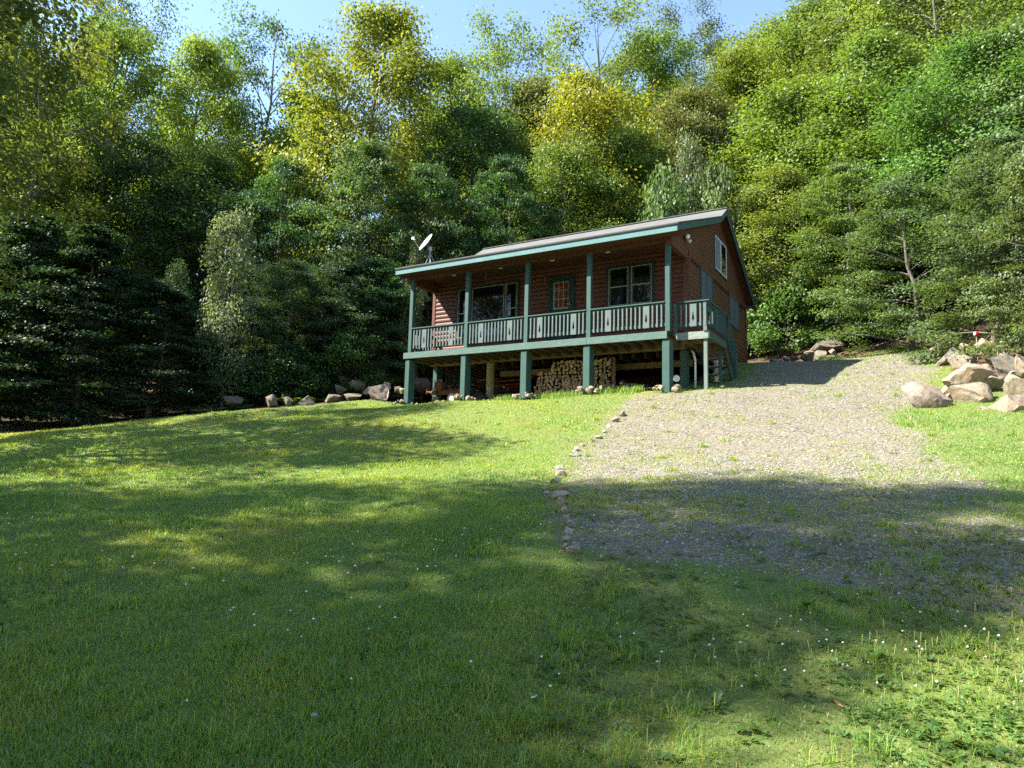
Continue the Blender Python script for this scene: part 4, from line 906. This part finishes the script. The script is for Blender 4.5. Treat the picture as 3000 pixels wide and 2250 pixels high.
w = MB(); w.tube([(.42, .13, .19), (.42, .24, .19)], .20, 22).build('wheel', MT['rubber'], s)
for k, (a, b, c, e) in enumerate(((-.17, .17, 0, .14), (-.12, .12, .14, .26), (-.10, .10, .26, .37))):
    o = MB().box(a, b, a * .8, b * .8, c, e, 0, .008).build('wood_block', MT['raw_x'], None, .006); o.location = c2w(.72, .85, -1.86); o.rotation_euler = (0, 0, TH + .1 * k)
    tag(o, ['wide bottom block of wood propping up the log splitter', 'middle block of wood propping up the log splitter', 'small top block of wood under the log splitter beam'][k], 'wood block')
for k, (x, y, z) in enumerate(((.98, .55, -1.74), (1.2, .6, -1.74))):
    o = link(bpy.data.objects.new('round_log', LOGS[0])); o.location = c2w(x, y, z); o.scale = (1.7, .8, 1.7); o.rotation_euler = (0, 0, TH + .3); tag(o, ['short round log lying beside the wood blocks', 'short round log lying against the log splitter wheel'][k], 'log')
# tyre
t_ = thing('black_drum', 'round black drum lying on its side beside the concrete column', 'drum', 2.42, 1.05, -1.62, .35)
V = []; F = []
for i in range(28):
    a = 2 * PI * i / 28
    for q in range(10):
        b = 2 * PI * q / 10; rr_ = .20 + .085 * math.cos(b); V.append((rr_ * math.cos(a), .095 * math.sin(b), rr_ * math.sin(a)))
for i in range(28):
    for q in range(10): F.append((i * 10 + q, i * 10 + (q + 1) % 10, ((i + 1) % 28) * 10 + (q + 1) % 10, ((i + 1) % 28) * 10 + q))
MB().add(V, F).build('rim', MT['rubber'], t_, smooth=True); MB().tube([(0, -.05, 0), (0, .35, 0)], .24, 24).build('drum_body', MT['black'], t_)
# red tubular cart
c_ = thing('red_cart', 'red tubular-framed cart with a black tray stored behind the concrete column', 'cart', 2.3, 3.1, -1.75)
for y in (-.3, .3): MB().tube([(-1.05, y, .55), (-1.1, y, 1.08), (-.25, y, 1.10), (-.2, y, .62), (-1.05, y, .55)], .02, 6).build('side_frame', MT['red_paint'], c_)
MB().tube([(-.2, -.3, 1.0), (.8, -.3, 1.02), (1.3, -.3, 1.12)], .02, 6).tube([(-.2, -.3, .85), (.9, -.3, .88)], .02, 6).tube([(-.2, .3, .85), (.9, .3, .88)], .02, 6).build('rail', MT['red_paint'], c_)
MB().box(-1.0, .95, -.33, .33, .42, .56).build('tray', MT['black'], c_, .03)
MB().tube([(-.1, -.3, 1.1), (.0, -.28, 1.32), (.9, -.28, 1.36), (1.3, -.2, 1.40)], .015, 6).tube([(.45, -.28, 1.35), (.85, -.28, 1.12)], .014, 6).build('handle', MT['black'], c_)
for x in (-.6, .5):
    for y in (-.40, .34): MB().tube([(x, y, .2), (x, y + .08, .2)], .21, 20).build('wheel', MT['rubber'], c_)
# white slatted panel standing behind the column
s = thing('slatted_panel', 'white slatted panel standing upright left of the concrete column', 'panel', 1.42, 3.3, -1.2)
MB().box(-.12, -.09, -.02, .02, 0, .78).box(.09, .12, -.02, .02, 0, .84).build('frame', MT['white'], s)
m = MB(); [m.box(-.088, .088, -.015, .015, .04 + k * .105, .115 + k * .105) for k in range(7)]; m.build('slats', MT['white'], s)
MB().box(-.1, .1, -.03, .03, .80, .86).tube([(0, 0, .85), (0, 0, 1.06)], .03, 8).build('top_fitting', MT['steel'], s)
# buckets, disc
for k in range(2):
    b = thing('white_bucket', ['white bucket standing on the ground behind the stair treads', 'white bucket stacked on the other one behind the stair treads'][k], 'bucket', 10.03, 3.25, -1.08 + k * .36)
    MB().tube([(0, 0, 0), (0, 0, .33), (0, 0, .345)], [.125, .15, .158], 24).build('bucket_body', MT['plastic'], b, smooth=False)
    MB().tube([(-.15, 0, .30), (-.10, -.14, .22), (.10, -.14, .22), (.15, 0, .30)], .005, 5).build('bucket_handle', MT['metal'], b)
o = MB().tube([(0, -.02, 0), (0, .0, 0), (0, .02, 0)], [.09, .10, .09], 24).build('white_disc', MT['plastic']); o.location = c2w(9.52, .62, -1.28); o.rotation_euler = (0, 0, TH + .6); tag(o, 'pale round disc peeping out behind the right-hand corner pier', 'disc')
# red ball on a stake in the bank
p = at(2860, 978, 20.2); g = float(gz(p[0], p[1])[0]); s = empty('marker_stake', (p[0], p[1], g)); tag(s, 'red and white ball on a thin stake above the boulder bank', 'marker')
MB().tube([(0, 0, -.2), (0, 0, p[2] - g - .04)], .012, 6).build('stake', MT['grey_wood'], s)
bm = bmesh.new(); bmesh.ops.create_uvsphere(bm, u_segments=16, v_segments=10, radius=.075); me = bpy.data.meshes.new('ball'); bm.to_mesh(me); bm.free()
t = NT('red_white_ball'); sx = t.n('ShaderNodeSeparateXYZ'); t.l(t.coord('Object'), sx.inputs[0]); me.materials.append(t.out(t.ramp(t.math('ADD', t.math('MULTIPLY', sx.outputs[0], 8.0), .85), [(.42, (.75, .72, .70)), (.46, (.42, .02, .03))]), .35)); me.polygons.foreach_set('use_smooth', [True] * len(me.polygons))
b = link(bpy.data.objects.new('ball', me), s); b.location = (0, 0, p[2] - g)
# short stake in the lawn at left
p = hit(838, 1222); o = MB().tube([(0, 0, -.1), (.02, 0, .16)], [.035, .03], 7).build('stump', MT['bark']); o.location = p; tag(o, 'short dark stump at the far edge of the lawn', 'stump')

# ------------------------------------------------------------------ grass and ground cover
def scatter(n, dmin, dmax, r, half=.95):
    """random ground points in front of the cabin, thinning with distance"""
    d = np.exp(r.uniform(math.log(dmin), math.log(dmax), n)); x = r.uniform(-1, 1, n) * d * half; return x, d
def blades(name, x, y, h, w, tint, r, lean=.5, label=None, mat='grass'):
    n = len(x); z = gz(x, y); az = r.uniform(0, 2 * PI, n); fa = az + PI / 2 + r.normal(0, .5, n)
    D = np.stack([np.cos(az), np.sin(az), np.zeros(n)], 1); S = np.stack([np.cos(fa), np.sin(fa), np.zeros(n)], 1); B = np.stack([x, y, z - .008], 1); U = np.array([0, 0, 1.0])
    ln = np.abs(r.normal(lean, .25, n))[:, None]; h = h[:, None]; w = w[:, None]
    m = B + U * h * .6 + D * h * ln * .25; t = B + U * h * np.sqrt(np.clip(1 - (ln * .7) ** 2, .15, 1)) + D * h * ln
    V = np.stack([B - S * w, B + S * w, m + S * w * .75, m - S * w * .75, t], 1).reshape(-1, 3); i = np.arange(n)[:, None] * 5
    me = np_mesh(name, V, [i + np.array([[0, 1, 2, 3]]), i + np.array([[3, 2, 4]])], MT[mat], {'tint': np.repeat(tint, 5)})
    o = link(bpy.data.objects.new(name, me)); tag(o, label, None, None, 'stuff'); return o
rg = np.random.default_rng(5)
def fields(x, y):
    g = m_gravel(x, y); f = m_litter(x, y); cl = fbm(x / .55, y / .55, 41); patch = fbm(x / 1.9, y / 1.9, 51); return g, f, cl, patch
x, y = scatter(760000, 3.0, 31, rg); g, f, cl, pa = fields(x, y)
near = smooth(12.5, 8.5, y + .25 * (x - 3))                      # weeds take over the lower end of the gravel
keepg = np.clip((cl - .44) * 4, 0, 1) * .6 * np.clip(pa * 2.2 - .45, 0, 1) + .05 + np.clip(near * (.45 + 1.2 * (pa - .35)), 0, .9)
bank = smooth(-.4, .6, poly_sd([c2w(9.6, 1.2)[:2], c2w(10.7, -.6)[:2], c2w(17, 3.2)[:2], c2w(16.5, 4.6)[:2]], x, y)) * .6
weedy = smooth(9.5, 7.5, y + .3 * (x - 2)) * smooth(-.2, .9, x + .8 * (cl - .5) - .02 * y)
prob = (1 - .5 * weedy) * (1 - f) * ((1 - g) * (.55 + .6 * pa) + g * np.maximum(keepg, bank)) * smooth(1.3, .2, f * 1.3)
k = rg.uniform(0, 1, len(x)) < prob; x, y, g, cl, pa, weedy = x[k], y[k], g[k], cl[k], pa[k], weedy[k]
tall = np.clip((fbm(x / .8, y / .8, 61) - .55) * 4, 0, 1)
h = (rg.uniform(.025, .058, len(x)) * (1 + .9 * tall)) * (1 - .35 * g) * (1 - .35 * weedy); w = np.interp(y, [3, 6, 12, 25], [.0022, .0030, .0055, .010]) * rg.uniform(.7, 1.3, len(x))
big = fbm(x / 3.1, y / 2.2, 57); tint = np.clip(.30 + .75 * (pa - .45) + .55 * (big - .5) + rg.normal(0, .13, len(x)) + .16 * g + .14 * weedy + .12 * smooth(10, 20, y) * (x < 4), 0, .84); dry = rg.uniform(0, 1, len(x)) < (.035 + .10 * np.clip(pa - .55, 0, 1) + .10 * g); tint[dry] = rg.uniform(.86, 1, dry.sum())
blades('lawn_grass', x, y, h, w, tint, rg, .55, 'short rough grass of the lawn')
print('blades', len(x))
# thin grass coming up through the gravel
x, y = scatter(300000, 4, 29, rg); g, f, cl, pa = fields(x, y); cl2 = fbm(x / 1.3, y / .8, 47)
k = (g > .3) & (f < .5) & (rg.uniform(0, 1, len(x)) < np.clip((cl - .36) * 3, 0, 1) * np.clip((cl2 - .32) * 3.4, .10, 1)); x, y = x[k], y[k]; n = len(x)
blades('gravel_grass', x, y, rg.uniform(.02, .055, n), np.interp(y, [3, 6, 12, 25], [.002, .003, .005, .009]) * rg.uniform(.7, 1.3, n), np.clip(rg.normal(.62, .14, n), 0, 1), rg, .7, 'thin yellowish grass growing through the gravel')
# longer tufts
tx, ty = scatter(2200, 3.2, 24, rg); g, f, cl, pa = fields(tx, ty); k = (f < .2) & (rg.uniform(0, 1, len(tx)) < np.where(g > .5, .35, .6) * np.clip(pa * 1.6 - .3, .1, 1)); tx, ty = tx[k], ty[k]
nb = 34; x = np.repeat(tx, nb) + rg.normal(0, .055, len(tx) * nb); y = np.repeat(ty, nb) + rg.normal(0, .055, len(tx) * nb)
blades('long_grass_tufts', x, y, rg.uniform(.06, .14, len(x)) * np.repeat(rg.uniform(.6, 1.2, len(tx)), nb), np.interp(y, [3, 8, 20], [.0026, .004, .008]), np.clip(rg.normal(.48, .16, len(x)), 0, .9), rg, .75, 'longer tufts of grass standing above the lawn')
# pebbles
x, y = scatter(330000, 3.4, 30, rg); g, f, cl, pa = fields(x, y); near = smooth(11, 7, y + .25 * (x - 3))
k = rg.uniform(0, 1, len(x)) < g * (1 - f) * (1 - .6 * near) * (.45 + .8 * cl) * np.interp(y, [3, 10, 30], [.25, .75, 1]); x, y = x[k], y[k]; n = len(x)
s = rg.uniform(.010, .024, n) * np.interp(y, [3, 12, 28], [.8, 1, 1.35]); z = gz(x, y)
base = np.array([[1, 0, 0], [0, 1, 0], [-1, 0, 0], [0, -1, 0], [0, 0, .7], [.6, .6, .45], [-.6, .5, .4], [-.5, -.6, .45], [.55, -.6, .4]], float)
fc = np.array([[0, 1, 5], [1, 2, 6], [2, 3, 7], [3, 0, 8], [5, 1, 6], [6, 2, 7], [7, 3, 8], [8, 0, 5], [4, 5, 6], [4, 6, 7], [4, 7, 8], [4, 8, 5]])
a = rg.uniform(0, 2 * PI, n); ca, sa = np.cos(a)[:, None], np.sin(a)[:, None]; bv = base[None] * rg.uniform(.7, 1.25, (n, 9, 1)) * np.stack([rg.uniform(.8, 1.5, n), rg.uniform(.7, 1.1, n), rg.uniform(.6, 1.1, n)], 1)[:, None, :] * s[:, None, None]
V = np.stack([bv[..., 0] * ca - bv[..., 1] * sa + x[:, None], bv[..., 0] * sa + bv[..., 1] * ca + y[:, None], bv[..., 2] + z[:, None] - .002], 2).reshape(-1, 3)
F = (np.arange(n)[:, None, None] * 9 + fc[None]).reshape(-1, 3)
o = link(bpy.data.objects.new('gravel_pebbles', np_mesh('gravel_pebbles', V, [F], MT['pebble'], {'tint': np.repeat(np.clip(rg.normal(.5, .22, n), 0, 1), 9)}))); tag(o, 'loose pale pebbles of the driveway', None, None, 'stuff'); print('pebbles', n)
# broad-leaved ground cover (clover, plantain) low in the lawn
def rosettes(name, cx, cy_, nl, L, r, label, up=.45, kind='stuff', mat='weed'):
    n = len(cx) * nl; idx = np.repeat(np.arange(len(cx)), nl); az = r.uniform(0, 2 * PI, n); L = np.repeat(L, nl) * r.uniform(.6, 1.2, n); z = gz(cx, cy_)[idx]
    e = np.abs(r.normal(up, .22, n)); D = np.stack([np.cos(az) * np.cos(e), np.sin(az) * np.cos(e), np.sin(e)], 1); S = np.stack([-np.sin(az), np.cos(az), r.normal(0, .25, n)], 1); B = np.stack([cx[idx], cy_[idx], z + .012], 1); L = L[:, None]
    P = [B, B + D * L * .3 + S * L * .10, B + D * L * .62 + S * L * .24 - [0, 0, .0], B + D * L - np.array([0, 0, 1]) * L * .18, B + D * L * .62 - S * L * .24, B + D * L * .3 - S * L * .10, B + D * L * .60 - np.array([0, 0, 1]) * L * .06]
    V = np.stack(P, 1).reshape(-1, 3); i = np.arange(n)[:, None] * 7
    F4 = np.concatenate([i + np.array([[0, 1, 2, 6]]), i + np.array([[0, 6, 4, 5]])]); F3 = np.concatenate([i + np.array([[6, 2, 3]]), i + np.array([[6, 3, 4]])])
    o = link(bpy.data.objects.new(name, np_mesh(name, V, [F4, F3], MT[mat], {'tint': np.repeat(np.clip(r.normal(.5, .2, n), 0, 1), 7)}))); return tag(o, label, None, None, kind)
x, y = scatter(22000, 3.2, 13, rg); g, f, cl, pa = fields(x, y); k = (f < .2) & (rg.uniform(0, 1, len(x)) < np.clip((fbm(x / 1.2, y / 1.2, 71) - .45) * 3, 0, .9) * (1 - .6 * smooth(8, 12, y)) * np.where(x > .1, 1, .25)); x, y = x[k], y[k]
rosettes('clover_leaves', x, y, 5, rg.uniform(.025, .05, len(x)), rg, 'clover and other low broad leaves among the grass', .5)
x, y = scatter(1500, 3.2, 9, rg); k = rg.uniform(0, 1, len(x)) < np.where(x > .1, .55, .16) * np.clip((fbm(x / .9, y / .9, 81) - .3) * 2.2, 0, 1); x, y = x[k], y[k]
rosettes('plantain_weeds', x, y, 6, rg.uniform(.045, .085, len(x)), rg, 'plantain rosettes in the near ground cover', .4)
for px, py, L, lb in [(2365, 1790, .12, 'broad-leaved weed standing alone in the middle of the right foreground'), (2560, 1950, .12, 'large rosette of broad leaves at the lower right'), (2810, 1905, .11, 'broad dock leaves near the right edge of the foreground'), (1060, 1925, .09, 'strap-leaved weed in the near lawn left of centre'), (1640, 2150, .10, 'low leafy weed at the bottom centre of the photo'), (2100, 2080, .10, 'leafy weed near the bottom right in a patch of sun')]:
    p = hit(px, py); o = rosettes('broad_leaf_weed', np.array([p[0]]), np.array([p[1]]), 9, np.array([L]), rg, lb, .65, 'thing'); del o['kind']; o['category'] = 'weed'
# seed stalks
x = rg.uniform(.4, 3.6, 90); y = 4.3 + rg.normal(0, .35, 90) + .1 * x; m = MB()
for a, b in zip(x, y):
    z = float(gz(a, b)[0]); hh = random.uniform(.08, .15); dx = random.uniform(-.02, .02); m.tube([(a, b, z), (a + dx, b, z + hh * .6)], .0018, 4, cap=False); m.tube([(a + dx, b, z + hh * .6), (a + dx * 1.5, b, z + hh)], .0042, 5)
t = NT('seed_stalk'); o = m.build('plantain_stalks', t.out((.20, .22, .07), .8, .1)); tag(o, 'thin upright plantain seed stalks at the lower right', None, None, 'stuff')
# clover flowers
x, y = scatter(1500, 4.0, 13, rg); kk = rg.uniform(0, 1, len(x)) < np.clip((fbm(x / 1.5, y / 1.5, 91) - .42) * 3, 0, .7) * np.where((y > 6.2) & (x < 2), 1, .25); x, y = x[kk], y[kk]
ext = rg.uniform(.3, 3.4, 34), 4.6 + rg.normal(0, .4, 34); x = np.concatenate([x, ext[0]]); y = np.concatenate([y, ext[1]]); z = gz(x, y) + rg.uniform(.05, .11, len(x)); s = rg.uniform(.007, .012, len(x))
ob = np.array([[1, 0, 0], [.5, .87, 0], [-.5, .87, 0], [-1, 0, 0], [-.5, -.87, 0], [.5, -.87, 0], [0, 0, .9], [0, 0, -.7]]); of = np.array([[i, (i + 1) % 6, 6] for i in range(6)] + [[(i + 1) % 6, i, 7] for i in range(6)])
V = (ob[None] * s[:, None, None] + np.stack([x, y, z], 1)[:, None]).reshape(-1, 3); F = (np.arange(len(x))[:, None, None] * 8 + of[None]).reshape(-1, 3)
o = link(bpy.data.objects.new('clover_flowers', np_mesh('clover_flowers', V, [F], MT['petal'], smooth=True))); tag(o, 'small white clover heads scattered over the lawn', None, None, 'stuff')
# weeds along the foot of the firewood
n = 260; lx = rg.uniform(3.6, 8.6, n); ly = rg.normal(.35, .22, n); xy = np.array([c2w(a, b)[:2] for a, b in zip(lx, ly)])
blades('porch_weeds', np.repeat(xy[:, 0], 7) + rg.normal(0, .05, n * 7), np.repeat(xy[:, 1], 7) + rg.normal(0, .05, n * 7), rg.uniform(.10, .30, n * 7), np.full(n * 7, .008), np.clip(rg.normal(.35, .15, n * 7), 0, .8), rg, .45, 'weeds growing along the foot of the firewood')
# litter bits
def leaf_obj(px, py, size, col, name, lb, cat):
    p = hit(px, py); r = random.Random(px); V = []; n = 9
    for i in range(n):
        a = 2 * PI * i / n; q = size * (1 if i % 2 else .62) * r.uniform(.85, 1.1); V.append((q * math.cos(a), q * math.sin(a) * .8, .015 * r.uniform(0, 1.5)))
    V.append((0, 0, .012)); t = NT(name); g = t.noise(t.coord('Object'), 30, 4); o = MB().add(V, [(i, (i + 1) % n, n) for i in range(n)]).build(name, t.out(t.ramp(g, [(.3, tuple(c * .6 for c in col)), (.7, col)]), .8, .15))
    so2 = o.modifiers.new('thickness', 'SOLIDIFY'); so2.thickness = .0015; o.location = (p[0], p[1], p[2] + .035); o.rotation_euler = (r.uniform(-.5, .5), r.uniform(-.5, .5), r.uniform(0, 6)); tag(o, lb, cat)
leaf_obj(1562, 2066, .028, (.72, .72, .70), 'white_scrap', 'white curled scrap lying in the near lawn at bottom centre', 'scrap')
leaf_obj(920, 2120, .036, (.60, .66, .66), 'pale_leaf', 'pale upturned leaf in the near lawn left of centre', 'leaf')
leaf_obj(1915, 1866, .05, (.26, .10, .07), 'fallen_leaf', 'reddish-brown fallen leaf on the weedy end of the driveway', 'leaf')
leaf_obj(2458, 2085, .05, (.50, .26, .10), 'fallen_leaf', 'orange-brown fallen leaf in the sunlit patch at lower right', 'leaf')
# ferns
def fern(px, py, d, L, n, lb, col=.4):
    p = at(px, py, d) if d else hit(px, py); z = float(gz(p[0], p[1])[0]); V = []; F = []; tint = []; r = np.random.default_rng(px)
    for k in range(n):
        az = r.uniform(0, 2 * PI); ll = L * r.uniform(.7, 1.15); rise = r.uniform(.5, .9)
        for q in range(14):
            f = (q + 1) / 15; c = np.array([math.cos(az) * ll * f, math.sin(az) * ll * f, ll * rise * (f - .75 * f * f)]); w = ll * .24 * math.sin(PI * min(1, f * .85 + .12)); t_ = np.array([math.cos(az), math.sin(az), .2]) * ll * .028
            sdir = np.array([-math.sin(az), math.cos(az), -.25])
            for sg in (-1, 1):
                o_ = len(V); V += [c - t_, c + t_, c + sdir * np.array([sg, sg, 1]) * w + t_ * 1.5]; F.append((o_, o_ + 1, o_ + 2)); tint += [col] * 3
    me = np_mesh('fern', np.array(V), [np.array(F)], MT['weed'], {'tint': np.clip(np.array(tint) + r.normal(0, .08, len(tint)), 0, 1)}); o = link(bpy.data.objects.new('fern', me)); o.location = (p[0], p[1], z); tag(o, lb, 'fern')
for px, py, d, L, n, lb in [(575, 1180, 26.2, .8, 13, 'fern clump at the left end of the shaded rock row'), (640, 1172, 26.6, .75, 12, 'fern clump beside the dim mossy boulder'), (715, 1145, 27, .7, 10, 'bright fern between birch stem and rock row'), (860, 1140, 27.3, .8, 12, 'fern clump above the middle of the rock row'), (930, 1125, 27.8, .8, 12, 'fern clump over the grey boulders left of the cabin'), (985, 1112, 28.4, .7, 10, 'fern at the top of the shaded rock heap'), (700, 2062, 0, .11, 3, 'tiny fern sprig in the near lawn')]: fern(px, py, d, L, n, lb)
bpy.context.view_layer.update()
